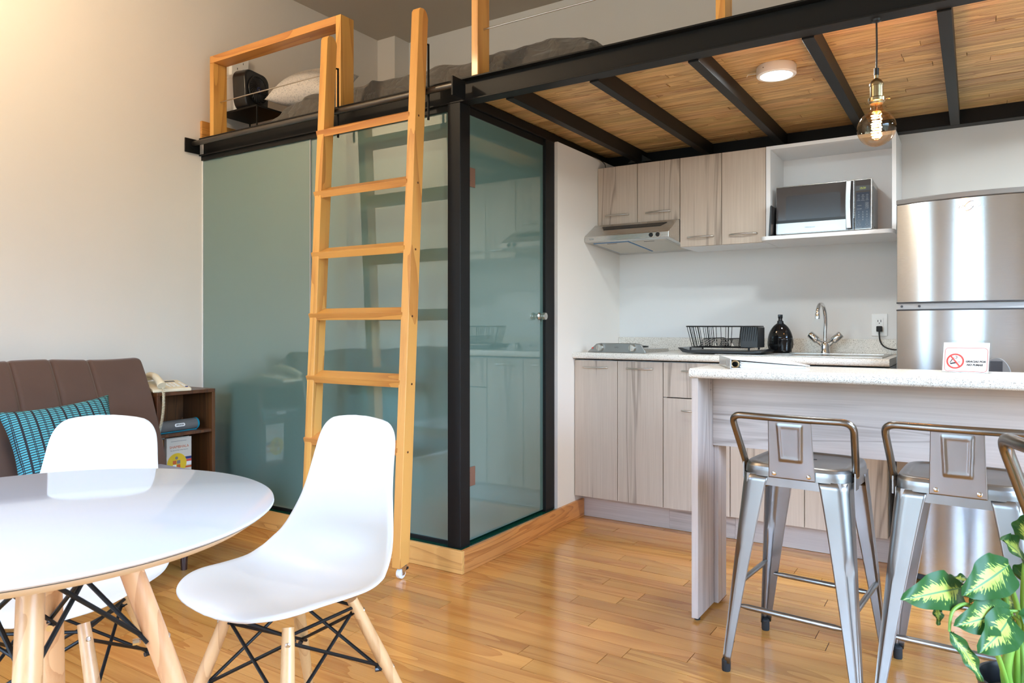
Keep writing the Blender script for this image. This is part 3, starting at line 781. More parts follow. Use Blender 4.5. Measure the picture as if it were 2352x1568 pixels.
# speaker
sp = thing('speaker', 'grey and teal cylinder speaker lying on the cabinet shelf', 'speaker', (-3.515, 2.235, .5205), math.radians(4))
m = T(0, 0, .031) @ RX(PI / 2)
G().lathe([(.0, -.118), (.0295, -.118), (.0295, .118), (.0, .118)], 28, m, caps=False).build('body', 'mesh', sp, smooth=40, world=False)
for sg in (-1, 1): G().lathe([(0, 0), (.026, 0), (.031, .002), (.031, .010), (.0, .010)], 28, T(0, sg * .1185 - (.010 if sg > 0 else 0) + (.01 if sg < 0 else 0) * 0, .031) @ RX(-PI / 2), caps=False).build('end_cap', 'teal', sp, smooth=40, world=False)
B('foot_strip', 'teal', sp, -.02, .02, -.11, .11, 0, .004, .001, world=False)
G().prism(rrect(-.030, .030, -.0085, .0085, .008, 5), 'z', 0, .0015, T(.0295, 0, .036) @ RY(PI / 2 - .18) @ RZ(PI / 2)).build('badge', 'wplas', sp, world=False)
text('badge_text', 'SPEAKER', .0115, 'ink', sp, T(.0312, 0, .0362) @ RZ(PI / 2) @ RX(PI / 2 - .18), .0002, bold=.0003, world=False)
# books
bk = thing('book', 'pale paperback titled SHAMBHALA with yellow disc standing in the cabinet', 'book', (-3.52, 2.255, .2705), math.radians(-3))
BW, BH, BT = .135, .215, .022
B('pages', 'paper', bk, -BT + .002, -.001, -BW / 2 + .003, BW / 2 - .003, .003, BH - .003, world=False)
G().box(-.001, .0005, -BW / 2, BW / 2, 0, BH).box(-BT, -BT + .0015, -BW / 2, BW / 2, 0, BH).box(-BT, .0005, -BW / 2 - .001, -BW / 2 + .0005, 0, BH).build('cover', 'cover', bk, world=False)
fm = lambda y, z: T(.0007, y, z) @ RZ(PI / 2) @ RX(PI / 2)
text('title', 'SHAMBHALA', .0195, 'orange', bk, fm(0, .167), .0002, sx=.95, world=False)
text('subtitle', 'The Sacred Path of the Warrior', .0075, 'greyink', bk, fm(0, .150), .0002, world=False)
B('print_line', 'greyink', bk, .0006, .0009, -.045, .040, .1965, .1985, world=False)
for nm, mt, y0, y1, z0, z1 in (('stripe', 'blue', .0, BW / 2, .098, .111), ('stripe', 'red', .0, BW / 2, .085, .097), ('stripe', 'paper', .0, BW / 2, .068, .084), ('stripe', 'orange', .0, BW / 2, .052, .062)):
    B(nm, mt, bk, .0006, .0009, y0, y1, z0, z1, world=False)
G().lathe([(0, 0), (.053, 0), (.053, .0006), (0, .0006)], 32, fm(-.013, .082) @ T(0, 0, .0003), caps=False).build('disc', 'yellow', bk, world=False)
for (yy, zz, mt) in ((-.026, .088, 'orange'), (-.004, .088, 'greyink'), (-.026, .066, 'paper'), (-.004, .066, 'orange')): B('emblem_patch', mt, bk, .0014, .0017, yy - .0095, yy + .0095, zz - .009, zz + .009, world=False)
G().lathe([(0, 0), (.008, 0), (.008, .0006), (0, .0006)], 14, fm(-.015, .110) @ T(0, 0, .001), caps=False).build('emblem_dot', 'greyink', bk, world=False)
b2 = thing('book', 'worn tan paperback half hidden behind the yellow disc book', 'book', (-3.555, 2.235, .2705), math.radians(-4))
B('pages', 'cover', b2, -.026, -.003, -.062, .062, .003, .205, world=False)
G().box(-.003, -.0015, -.066, .066, 0, .208).box(-.028, -.0265, -.066, .066, 0, .208).box(-.028, -.0015, -.0675, -.066, 0, .208).build('cover', 'beech', b2, world=False)
B('bookmark', 'paper', b2, -.015, -.014, -.05, -.03, .2, .235, world=False)

# ------------------------------------------------------------------ table and shell chairs
TU = (-1.395, .61)
tb = thing('dining_table', 'round white gloss dining table on splayed beech legs', 'table', (TU[0], TU[1], 0))
TR, TZ = .408, .742
G().lathe([(0, TZ - .012), (TR - .014, TZ - .012), (TR - .004, TZ - .0085), (TR, TZ - .005), (TR - .001, TZ - .0015), (TR - .004, TZ), (0, TZ)], 128, caps=False).build('tabletop', 'tablew', tb, smooth=40, world=False)
G().lathe([(0, TZ - .026), (TR - .030, TZ - .026), (TR - .006, TZ - .0105), (TR - .012, TZ - .0125), (0, TZ - .0122)], 128, caps=False).build('table_edge', 'tedge', tb, smooth=40, world=False)
def legframe(par, legs, zt, rt, rm, rb, wires, rodr, boltmat, plate):
    """legs: list of (top xy, foot xy); turned legs plus crossing steel rods"""
    n = len(legs)
    def at(i, z):
        (a, b), (c, d) = legs[i]; t = 1 - z / zt
        return Vector((a + (c - a) * t, b + (d - b) * t, z))
    for i in range(n):
        p = [at(i, z) for z in (zt, zt * .93, zt * .6, zt * .3, .012, 0)]
        l = G().tube(p, [rt * .92, rt, rm, (rm + rb) / 2, rb, rb * .9], 16).build('leg', 'beech', par, smooth=50, world=False)
        c = at(i, 0) - at(i, zt); out = Vector((c.x, c.y, 0)).normalized()
        for zz in (wires[0], wires[1]):
            q = at(i, zz) + out * (rt * .9)
            ax = out.to_track_quat('Z', 'Y').to_matrix().to_4x4()
            G().lathe([(0, 0), (.006, 0), (.006, .003), (.0035, .0045), (0, .0045)], 12, T(*q) @ ax, caps=False).build('bolt', 'nickel', l, world=False)
        q = at(i, wires[0]) - out * (rt * 1.7)
        G().lathe([(0, -.007), (.0065, -.007), (.0065, .004), (.003, .0075), (0, .0075)], 8, T(*q) @ out.to_track_quat('Z', 'Y').to_matrix().to_4x4(), caps=False).build('nut', boltmat, l, smooth=30, world=False)
    for i in range(n):
        j = (i + 1) % n
        for a, b, o_ in ((i, j, .003), (j, i, -.003)):
            p0 = at(a, wires[0]); p1 = at(b, wires[1])
            ins = Vector((0, 0, 0)) - Vector(((p0.x + p1.x) / 2, (p0.y + p1.y) / 2, 0))
            ins.normalize(); p0 = p0 + ins * (rm * .9 + o_); p1 = p1 + ins * (rm * .9 + o_)
            G().tube([p0, p1], rodr, 8).build('rod', 'black', par, smooth=40, world=False)
    if plate:
        tops = [at(i, wires[1] + .012) for i in range(n)]
        for i in range(n):
            G().tube([tops[i], tops[(i + 1) % n]], rodr, 8).build('rod', 'black', par, smooth=40, world=False)
def radial(cx, cy, a0, rt, rb, n=4):
    return [((cx + rt * math.cos(math.radians(a0 + 90 * k)), cy + rt * math.sin(math.radians(a0 + 90 * k))), (cx + rb * math.cos(math.radians(a0 + 90 * k)), cy + rb * math.sin(math.radians(a0 + 90 * k)))) for k in range(n)]
legframe(tb, radial(-.025, .03, 60, .11, .34), TZ - .027, .0205, .021, .016, (.47, .675), .0043, 'chrome', False)
def shell_chair(label, loc, rot, group):
    ch = thing('dining_chair', label, 'chair', (loc[0], loc[1], 0), rot, group)
    # centre line (y forward, z) and half width from seat lip to back top
    cl = smoothpath([(0, .242, .428), (0, .226, .446), (0, .15, .446), (0, .05, .428), (0, -.04, .418), (0, -.102, .434), (0, -.146, .49), (0, -.168, .57), (0, -.186, .66), (0, -.203, .745), (0, -.216, .808), (0, -.221, .826)], 5)
    n = len(cl)
    acc = [0]
    for a, b in zip(cl, cl[1:]): acc.append(acc[-1] + (b - a).length)
    tot = acc[-1]
    def width(t):
        W = [(0, .215), (.15, .222), (.30, .228), (.42, .232), (.52, .224), (.65, .178), (.8, .150), (1, .138)]
        for (a, b), (c, d) in zip(W, W[1:]):
            if t <= c:
                q = (t - a) / (c - a); return b + (d - b) * q
        return W[-1][1]
    NV, NU = 56, 41
    def sample(t):
        s_ = t * tot
        for i in range(n - 1):
            if s_ <= acc[i + 1] or i == n - 2:
                q = (s_ - acc[i]) / (acc[i + 1] - acc[i]); p = cl[i].lerp(cl[i + 1], q); d = (cl[min(i + 2, n - 1)] - cl[max(i - 1, 0)]).normalized(); return p, d
    def fn(u, v):
        # concentrate rows near both ends
        t = .5 - .5 * math.cos(PI * v); t = .35 * t + .65 * v if False else (v * .6 + t * .4)
        p, d = sample(t)
        nrm = Vector((0, -d.z, d.y)) * -1
        if nrm.z < 0 and t < .5: nrm = -nrm
        if t >= .5 and nrm.y < 0: nrm = -nrm
        e0 = min(1, t / .20); e1 = min(1, (1 - t) / .15)
        rnd = (1 - (1 - e0) ** 2.6) ** (1 / 2.6) * (1 - (1 - e1) ** 3.6) ** (1 / 3.6)
        W = (width(t) + width(min(1, t + .05)) + width(max(0, t - .05)) + width(min(1, t + .1)) + width(max(0, t - .1))) / 5 * max(rnd, .02)
        a = 2 * u - 1; a = math.sin(a * PI / 2) * .35 + a * .65
        x = a * W
        lift = .045 * math.exp(-((t - .50) / .16) ** 2) + .030 * math.exp(-((t - .25) / .2) ** 2) + .030 * math.exp(-((t - .8) / .2) ** 2)
        ax = abs(x) / .23
        q = p + nrm * (lift * ax ** 2.4)
        # waterfall lip at the front and rolled rim
        rim = max(0, abs(a) - .93) / .07
        q = q - nrm * (.006 * rim)
        return (x, q.y, q.z)
    G().grid(fn, NU, NV).build('shell', 'white', ch, smooth=70, world=False, merge=True, solid=.006, sub=1)
    legframe(ch, [((.105, .115), (.215, .215)), ((-.105, .115), (-.215, .215)), ((-.105, -.085), (-.215, -.235)), ((.105, -.085), (.215, -.235))], .385, .0145, .0165, .0115, (.20, .355), .0042, 'blackp', True)
    return ch
G_CH = 'moulded white chairs at the round table'
shell_chair('white shell chair in front of the ladder, empty seat fully in view', (-1.42, 1.225), math.radians(180), G_CH)
shell_chair('white shell chair behind the round table beside the turquoise cushion', (-1.885, .90), math.radians(217), G_CH)
# ------------------------------------------------------------------ kitchen: wall units
def handle(par, mat, xc, y, zc, L=.145):
    p = smoothpath([(xc - L / 2, y + .001, zc), (xc - L / 2 + .012, y - .014, zc), (xc, y - .021, zc), (xc + L / 2 - .012, y - .014, zc), (xc + L / 2, y + .001, zc)], 5)
    return G().tube(p, .0042, 8).build('handle', mat, par, smooth=50)
def carcass(par, x0, x1, y0, z0, z1, t=.016, mat='wmel'):
    G().box(x0, x0 + t, y0, YB - .003, z0, z1).box(x1 - t, x1, y0, YB - .003, z0, z1).box(x0 + t, x1 - t, y0, YB - .003, z0, z0 + t).box(x0 + t, x1 - t, y0, YB - .003, z1 - t, z1).box(x0 + t, x1 - t, YB - .009, YB - .004, z0 + t, z1 - t).build('body', mat, par)
def door(par, x0, x1, y, z0, z1, hz, hx=None, name='door'):
    d = B(name, 'lam', par, x0 + .0015, x1 - .0015, y, y + .016, z0 + .0015, z1 - .0015, .0008)
    handle(d, 'nickel', (x0 + x1) / 2 if hx is None else hx, y, hz); return d
YU = 3.866
u1 = thing('wall_cabinet', 'short greige wall cupboard with two doors above the extractor hood', 'cupboard', (-1.62, 4.0, 1.66))
carcass(u1, KX + .001, -1.3735, YU + .017, 1.660, 2.0)
door(u1, KX + .001, -1.624, YU, 1.660, 2.0, 1.714); door(u1, -1.624, -1.3735, YU, 1.660, 2.0, 1.712)
u2 = thing('wall_cabinet', 'tall greige wall cupboard with two doors beside the microwave shelf', 'cupboard', (-1.14, 4.0, 1.506))
carcass(u2, -1.3725, -.9125, YU + .017, 1.506, 2.0)
door(u2, -1.3725, -1.1415, YU, 1.506, 2.0, 1.556); door(u2, -1.1415, -.9125, YU, 1.506, 2.0, 1.556)
u3 = thing('microwave_niche', 'open white melamine niche and shelf holding the microwave', 'shelf unit', (-.61, 4.0, 1.506))
N0, N1 = -.9115, -.3135
B('side_panel', 'wmel', u3, N0, N0 + .022, YU, YB - .002, 1.5265, 2.0, .0008); B('side_panel', 'wmel', u3, N1 - .018, N1, YU, YB - .002, 1.5265, 2.0, .0008)
B('top_panel', 'wmel', u3, N0 + .0225, N1 - .0185, YU, YB - .002, 1.982, 2.0, .0008)
B('back_panel', 'wmel', u3, N0 + .0225, N1 - .0185, YB - .012, YB - .004, 1.5265, 1.9815)
G().prism([(N0 - .012, 3.835)] + arc(N0 + .028, 3.82, .04, 180, 270, 6) + arc(N1 - .045, 3.825, .045, -90, 0, 6) + [(N1, YB - .002), (N0, YB - .002), (N0, 3.865), (N0 - .012, 3.865)], 'z', 1.506, 1.526).build('shelf_board', 'wmel', u3, .0015)
# extractor hood
hd = thing('extractor_hood', 'stainless extractor hood under the short greige cupboard', 'hood', (-1.62, 3.9, 1.515))
HX0, HX1 = KX + .001, -1.3735
G().prism([(3.693, 1.547), (3.693, 1.578), (3.832, 1.6585), (YB - .003, 1.6585), (YB - .003, 1.515), (3.72, 1.5435)], 'x', HX0, HX1).build('hood_body', 'inox', hd, .002)
sl = math.atan2(1.6585 - 1.578, 3.832 - 3.693)
vm = T(0, 3.783, 1.6312) @ RX(sl)
G().prism([(HX0 + .085, -.022), (HX1 - .075, -.022), (HX1 - .05, .022), (HX0 + .06, .022)], 'z', -.002, .0012, vm).build('vent_slot', 'blackp', hd)
for i in range(7): G().box(HX0 + .09 + i * .05, HX0 + .0915 + i * .05, -.02, .02, .0012, .002, vm).build('vent_rib', 'dgrey', hd)
for xx in (-1.472, -1.434):
    k = G().lathe([(0, 0), (.0125, 0), (.0125, .004), (.009, .009), (0, .009)], 20, T(xx, 3.6925, 1.5635) @ RX(PI / 2), caps=False).build('knob', 'blackp', hd, smooth=40)
    G().lathe([(.0125, 0), (.0145, 0), (.0145, .003), (.0125, .003)], 20, T(xx, 3.6925, 1.5635) @ RX(PI / 2), caps=False).build('knob_ring', 'nickel', k)
text('maker_mark', 'teka', .016, 'lgrey', hd, T(-1.83, 3.6922, 1.563) @ RX(PI / 2), .0003, .3)
bs = math.atan2(1.5435 - 1.515, YB - 3.72)
def hood_under(x0, x1, y0, y1, h, name, mat):
    m = T(0, 3.72, 1.5435) @ RX(-bs)
    return G().box(x0, x1, y0 - 3.72, y1 - 3.72, -h, .001, m).build(name, mat, hd, .0008)
for x0, x1, fm_ in ((HX0 + .035, HX0 + .252, 'film'), (HX0 + .262, HX1 - .03, 'nickel')):
    hood_under(x0, x1, 3.735, 4.10, .0022, 'filter_frame', fm_)
    hood_under(x0 + .008, x1 - .008, 3.743, 4.092, .0035, 'filter_panel', 'filter')
    hood_under((x0 + x1) / 2 - .03, (x0 + x1) / 2 + .03, 3.752, 3.758, .0055, 'filter_latch', 'grey')
# base units
YD, ZB, ZT = 3.57, .131, .884
def base(label, x0, x1, doors):
    b = thing('base_cabinet', label, 'cupboard', ((x0 + x1) / 2, 3.85, 0))
    carcass(b, x0, x1, YD + .017, ZB, ZT)
    for a in doors: door(b, *a[:2], YD, *a[2:5], **(a[5] if len(a) > 5 else {}))
    B('plinth', 'lamx', b, x0, x1, 3.664, 3.68, .0012, ZB - .001)
    return b
base('greige base cupboard with two tall doors under the electric hob', KX + .002, -1.3585, [(KX + .002, -1.614, ZB, ZT, .846), (-1.614, -1.3585, ZB, ZT, .846)])
base('greige base unit with top drawer and door behind the breakfast bar panel', -1.3575, -1.0135, [(-1.3575, -1.0135, .704, ZT, .842, dict(name='drawer')), (-1.3575, -1.0135, ZB, .702, .640)])
base('greige base cupboard with two doors under the sink beside the fridge', -1.0125, -.3205, [(-1.0125, -.668, ZB, ZT, .846), (-.668, -.3205, ZB, ZT, .846)])
wt = thing('worktop', 'speckled laminate worktop with upstand along the kitchen wall', 'worktop', (-1.1, 3.86, .89))
# section of postformed edge in (y,z)
def nosing(y0, z0, z1, r, back): return [(back, z0), (back, z1)] + arc(y0 + r, z1 - r, r, 90, 180, 5) + arc(y0 + r, z0 + r, r, 180, 270, 5)
G().prism(nosing(3.545, .8925, .926, .012, YB - .002), 'x', KX + .001, -.3135).build('worktop_slab', 'top', wt, smooth=40)
B('upstand', 'top', wt, KX + .001, -.3135, YB - .018, YB - .002, .9262, 1.003, .002)
# hob
hb = thing('electric_hob', 'low stainless two-knob electric hob at the left end of the worktop', 'hob', (-1.64, 3.8, .9265))
G().prism([(-1.812, .9265), (-1.472, .9265), (-1.472, .935), (-1.50, .974), (-1.53, .978), (-1.735, .978), (-1.76, .974), (-1.80, .940), (-1.812, .932)], 'y', 3.612, 3.628).build('control_panel', 'hobsteel', hb, .0025)
G().prism([(3.612, .9265), (3.98, .9265), (3.98, .944), (3.64, .950), (3.6285, .950)], 'x', -1.80, -1.48).build('hob_plate', 'inox', hb, .002)
for yy in (3.72, 3.88):
    G().tube([(-1.64 + .07 * math.cos(a * PI / 12), yy + .06 * math.sin(a * PI / 12), .954) for a in range(24)], .005, 6, True).build('burner_coil', 'blackp', hb, smooth=50)
for xx in (-1.735, -1.545):
    k = G().lathe([(0, 0), (.021, 0), (.021, .004), (.017, .020), (0, .021)], 22, T(xx, 3.6115, .953) @ RX(PI / 2), caps=False).build('knob', 'nickel', hb, smooth=40)
    B('knob_grip', 'nickel', k, xx - .004, xx + .004, 3.583, 3.596, .936, .972, .002)
G().lathe([(0, 0), (.005, 0), (.004, .003), (0, .004)], 12, T(-1.782, 3.6115, .950) @ RX(PI / 2), caps=False).build('pilot_light', 'red', hb)
text('maker_mark', 'teka', .014, 'grey', hb, T(-1.64, 3.6114, .956) @ RX(PI / 2), .0003, .3)
# sink
sk = thing('sink', 'stainless inset sink with raised rim in the worktop by the fridge', 'sink', (-.72, 3.85, .926))
SX0, SX1, SY0, SY1 = -1.10, -.345, 3.60, 4.09
G().box(SX0, SX1, SY0, SY0 + .03, .9262, .931).box(SX0, SX1, SY1 - .09, SY1, .9262, .931).box(SX0, SX0 + .03, SY0 + .03, SY1 - .09, .9262, .931).box(SX1 - .03, SX1, SY0 + .03, SY1 - .09, .9262, .931).build('rim', 'inox', sk, .002)
G().box(SX0 + .03, SX1 - .03, SY0 + .03, SY1 - .09, .9262, .9275).build('basin', 'inox', sk)
for k in range(6): B('drain_rib', 'inox', sk, SX0 + .05, SX0 + .33, 3.68 + k * .05, 3.69 + k * .05, .9276, .9295, .001)
# tap
tp = thing('kitchen_tap', 'chrome swan-neck kitchen tap with two angled cross handles', 'tap', (-.655, 4.045, .931))
G().lathe([(0, 0), (.026, 0), (.026, .006), (.022, .012), (.024, .035), (.020, .055), (.014, .062), (0, .062)], 24, caps=False).build('tap_body', 'chrome', tp, smooth=50, world=False)
G().tube(smoothpath([(0, 0, .05), (0, 0, .11), (.002, -.004, .17), (0, -.015, .215), (-.005, -.045, .247), (-.012, -.085, .25), (-.016, -.115, .225), (-.017, -.122, .20)], 6), .0098, 14).build('spout', 'chrome', tp, smooth=60, world=False)
G().lathe([(0, 0), (.0125, 0), (.0125, .024), (.0105, .028), (0, .028)], 18, T(-.017, -.1225, .176), caps=False).build('aerator', 'chrome', tp, smooth=40, world=False)
for sg in (-1, 1):
    m = T(0, 0, .03) @ RY(sg * math.radians(48))
    G().lathe([(0, .01), (.0125, .01), (.0125, .045), (.016, .05), (.0205, .056), (.0195, .10), (.016, .104), (0, .104)], 18, m, caps=False).build('tap_handle', 'chrome', tp, smooth=40, world=False)
# soap dispenser
sd = thing('soap_dispenser', 'glossy black ceramic soap dispenser with sponge pocket beside the tap', 'soap dispenser', (-.865, 3.98, .9315), 0)
def soapf(u, v):
    z = .158 * v; a = 2 * PI * u
    r = .053 * (1 - (max(0, (v - .28)) / .72) ** 2.1) ** .55 * (1 - .28 * max(0, (.28 - v) / .28) ** 2) if v < 1 else .012
    r = max(r, .0135); x = r * 1.24 * math.cos(a); y = r * .78 * math.sin(a)
    if v > .45 and math.cos(a) > .2 and math.sin(a) < .5:
        pass
    return (x, y, z)
G().grid(soapf, 36, 30, True).build('bottle', 'blackc', sd, smooth=60, world=False)
G().grid(lambda u, v: (.018 + .041 * math.cos(-PI * .62 + u * PI * 1.0) * (1 + .10 * v), -.020 + .030 * math.sin(-PI * .62 + u * PI * 1.0) * (1 + .12 * v), .004 + .074 * v), 24, 8).build('sponge_pocket', 'blackc', sd, smooth=60, world=False, solid=.004)
pm = G().lathe([(0, .15), (.016, .15), (.016, .166), (.011, .168), (.0095, .178), (.012, .182), (.012, .198), (.0115, .200), (0, .200)], 18, caps=False).tube([(0, 0, .192), (0, -.025, .194)], .005, 8).build('pump', 'blackp', sd, smooth=40, world=False)
# dish rack on tray
tr = thing('drip_tray', 'black plastic drip tray under the dish rack on the worktop', 'tray', (-1.105, 3.80, .9315))
trp = [(-.185, .003), (-.155, 0), (.17, 0), (.215, .004), (.222, .012), (.20, .02), (.17, .0135), (-.15, .0135), (-.185, .025), (-.212, .028)]
G().prism(trp, 'y', -.13, .13).build('tray', 'blackp', tr, .003, world=False)
rk = thing('dish_rack', 'black wire dish rack with cutlery box standing on a tray', 'dish rack', (-1.106, 3.80, .947))
RXa, RXb, RYa, RYb, RZt = -.175, .175, -.115, .115, .122
def flare(x, y, t): return (x * (.86 + .14 * t), y * (.86 + .14 * t), .014 + (RZt - .014) * t)
rim = [(x, y, RZt) for x, y in rrect(RXa, RXb, RYa, RYb, .03, 4)]
G().tube(rim, .0038, 6, True).build('top_rim', 'black', rk, smooth=50, world=False)
G().tube([(x * .86, y * .86, .014) for x, y in rrect(RXa, RXb, RYa, RYb, .03, 4)], .0025, 6, True).build('bottom_ring', 'black', rk, smooth=50, world=False)
for k in range(6):
    xx = RXa + .022 + k * .011
    for sg in (RYa, RYb): G().tube([flare(xx * 1.0, sg, 0), flare(xx, sg, 1)], .0016, 5).build('wire', 'black', rk, world=False)
for xx in (-.055, -.028, -.012, .052, .070):
    for sg in (RYa, RYb): G().tube([flare(xx, sg, 0), flare(xx, sg, 1)], .0016, 5).build('wire', 'black', rk, world=False)
for k in range(5):
    yy = RYa + .03 + k * .045; G().tube([flare(RXa, yy, 0), flare(RXa, yy, 1)], .0016, 5).build('wire', 'black', rk, world=False)
    G().tube([(RXa * .86, yy * .86, .014), (RXb * .86, yy * .86, .014)], .0016, 5).build('wire', 'black', rk, world=False)
for k in range(10):
    yy = RYa * .8 + k * .022
    G().tube(rodpath([(-.105, yy, .014), (-.085, yy, .06), (-.03, yy, .062), (-.01, yy, .016), (.0, yy, .014), (.012, yy, .058), (.05, yy, .06), (.085, yy, .014)], .008, 2), .0016, 5).build('plate_prong', 'black', rk, world=False)
for k in range(8): G().tube([(.105 + k * .011, RYa * .9 - .008, .016), (.118 + k * .011, RYa - .004, RZt)], .0016, 5).build('wire', 'black', rk, world=False)
g = G(); x0, x1, y0, y1 = .112, .198, -.115, .02
g.box(x0, x0 + .003, y0, y1, .018, .118).box(x1 - .003, x1, y0, y1, .018, .118).box(x0, x1, y0, y0 + .003, .018, .118).box(x0, x1, y1 - .003, y1, .018, .118).box(x0, x1, y0, y1, .016, .019)
g.build('cutlery_box', 'blackp', rk, .001, world=False)
for sx_, sy_ in ((-1, -1), (1, -1), (-1, 1), (1, 1)): G().lathe([(.005, 0), (.005, .015)], 8, T(.15 * sx_, .10 * sy_, -.0005)).build('foot', 'rubber', rk, world=False)
# wall outlet with plug
ot = thing('wall_outlet', 'white wall outlet plate above the worktop beside the fridge', 'outlet', (-.415, YB, 1.077))
B('plate', 'wplas', ot, -.452, -.378, YB - .006, YB - .0005, 1.019, 1.135, .003)
B('insert', 'wplas', ot, -.433, -.397, YB - .0085, YB - .0055, 1.043, 1.111, .001)
for xx, w_, h_ in ((-.4225, .003, .010), (-.4085, .003, .012)): B('slot', 'ink', ot, xx - w_ / 2, xx + w_ / 2, YB - .0090, YB - .0083, 1.097 - h_ / 2, 1.097 + h_ / 2)
G().lathe([(0, 0), (.0025, 0), (.0025, .0006), (0, .0006)], 10, T(-.4155, YB - .0084, 1.086) @ RX(PI / 2), caps=False).build('ground_hole', 'ink', ot)
pg = thing('power_plug', 'black power plug and cord hanging from the wall outlet', 'plug', (-.414, YB - .012, 1.06))
B('plug_body', 'rubber', pg, -.427, -.401, YB - .04, YB - .0092, 1.042, 1.071, .004)
G().tube(smoothpath([(-.414, YB - .028, 1.044), (-.413, YB - .03, 1.02), (-.408, YB - .032, .99), (-.39, YB - .034, .965), (-.355, YB - .036, .952), (-.318, YB - .036, .951), (-.29, YB - .036, .952)], 6), .0035, 8).build('cord', 'rubber', pg, smooth=50)
# microwave and tray beside it
mw = thing('microwave', 'stainless and black glass microwave oven on the white niche shelf', 'microwave', (-.645, 4.0, 1.5265))
MX0, MX1, MY0, MY1, MZ0, MZ1 = -.868, -.42, 3.892, 4.150, 1.5415, 1.789
B('case', 'inox', mw, MX0, MX1, MY0 + .022, MY1, MZ0, MZ1, .004)
B('side_panel', 'lgrey', mw, MX1, MX1 + .002, MY0 + .05, MY1 - .02, MZ0 + .02, MZ1 - .03, .001)
XD = -.4985
d = B('door', 'inox', mw, MX0, XD, MY0 + .001, MY0 + .021, MZ0, MZ1, .003)
B('door_glass', 'micro', d, MX0 + .003, XD - .002, MY0 - .002, MY0 + .003, MZ0 + .0575, MZ1 - .004, .001)
G().prism(rrect(MX0 + .050, XD - .060, MZ0 + .0575, MZ1 - .052, .012, 4), 'y', MY0 - .0028, MY0 - .0018).build('door_window', 'microi', d)
B('black_strip', 'blackp', d, MX0 + .003, XD - .034, MY0 - .003, MY0 - .0018, MZ0 + .058, MZ0 + .072)
B('steel_band', MW['chrome'] if False else 'silver', d, MX0 + .001, XD - .036, MY0 - .003, MY0 + .003, MZ0 + .004, MZ0 + .0575, .001)
B('glass_strip', 'micro', d, XD - .0355, XD - .001, MY0 - .0025, MY0 + .003, MZ0 + .004, MZ0 + .058)
G().prism(smoothpath and [(XD - .032 - .004 * math.sin(PI * t / 10), MZ0 + .008 + (MZ1 - MZ0 - .016) * t / 10) for t in range(11)] + [(XD - .010 - .004 * math.sin(PI * t / 10), MZ0 + .008 + (MZ1 - MZ0 - .016) * t / 10) for t in range(10, -1, -1)], 'y', MY0 - .03, MY0 - .018).build('door_handle', 'silver', d, .003)
for zz in (MZ0 + .012, MZ1 - .02): B('handle_post', 'silver', d, XD - .026, XD - .016, MY0 - .02, MY0 - .001, zz, zz + .01)
text('maker_mark', 'Whirlpool', .012, 'greyink', d, T((MX0 + XD) / 2 - .02, MY0 - .0032, MZ0 + .03) @ RX(PI / 2), .0003, .15)
cp = B('control_panel', 'inox', mw, XD + .001, MX1, MY0 + .001, MY0 + .021, MZ0, MZ1, .003)
B('panel_glass', 'micro', cp, XD + .004, MX1 - .004, MY0 - .001, MY0 + .003, MZ0 + .005, MZ1 - .004)
B('keypad', 'navy', cp, XD + .009, MX1 - .009, MY0 - .0016, MY0 - .0008, MZ0 + .010, MZ0 + .182)
B('display', 'blackp', cp, XD + .008, MX1 - .008, MY0 - .002, MY0 - .0008, MZ0 + .190, MZ0 + .214)
px = (XD + MX1) / 2
fr = lambda x, z: T(x, MY0 - .0022, z) @ RX(PI / 2)
text('clock_digits', '15:31', .0135, 'lcd', cp, fr(px, MZ0 + .202), .0002)
for i in range(3):
    for j in range(3): text('digit', str(1 + i + 3 * j), .009, 'lgrey', cp, fr(px - .018 + .018 * i, MZ0 + .086 - .0125 * j), .0002)
text('digit', '0', .009, 'lgrey', cp, fr(px, MZ0 + .0485), .0002)
for z_, words_ in ((.160, ('Arroz', 'Vegetales', 'Pizza')), (.143, ('Pescado', 'Palomitas', 'Bebidas'))):
    for i, wd in enumerate(words_):
        text('key_caption', wd, .0042, 'lgrey', cp, fr(px - .019 + .019 * i, MZ0 + z_), .0002)
        G().tube([(px - .019 + .019 * i + .004 * math.cos(a), MY0 - .0018, MZ0 + z_ + .008 + .0028 * math.sin(a)) for a in [k * PI / 5 for k in range(10)]], .0005, 4, True).build('key_icon', 'lgrey', cp)
for z_, wd in ((.118, 'Recalentar'), (.102, 'Descongelar')): text('key_caption', wd, .0042, 'lgrey', cp, fr(px - .015, MZ0 + z_), .0002)
for z_, wd in ((.128, '250g'), (.117, '500g'), (.106, '1kg')):
    text('key_caption', wd, .0042, 'lgrey', cp, fr(px + .018, MZ0 + z_), .0002)
    G().tube([(x, MY0 - .0018, z) for x, z in rrect(px + .0115, px + .0245, MZ0 + z_ - .0045, MZ0 + z_ + .0045, .003, 2)], .0004, 4, True).build('key_outline', 'lgrey', cp)
for z_, xx, wd in ((.036, -.018, 'Reloj'), (.036, .018, 'Potencia'), (.012, -.017, 'Pausa/Cancelar'), (.012, .018, 'Inicio/+30seg')): text('key_caption', wd, .0038, 'lgrey', cp, fr(px + xx, MZ0 + z_), .0002)
for xx, zz, r_ in ((-.018, .024, .006), (.018, .024, .006), (-.018, .046, .0045), (.018, .046, .0045)): G().tube([(px + xx + r_ * math.cos(k * PI / 7), MY0 - .0018, MZ0 + zz + r_ * math.sin(k * PI / 7)) for k in range(14)], .0004, 4, True).build('key_icon', 'lgrey', cp)
for x_, y_ in ((MX0 + .03, MY0 + .04), (MX1 - .03, MY0 + .04), (MX0 + .03, MY1 - .04), (MX1 - .03, MY1 - .04)): G().lathe([(.012, 0), (.012, .0155)], 12, T(x_, y_, 1.526)).build('foot', 'rubber', mw)
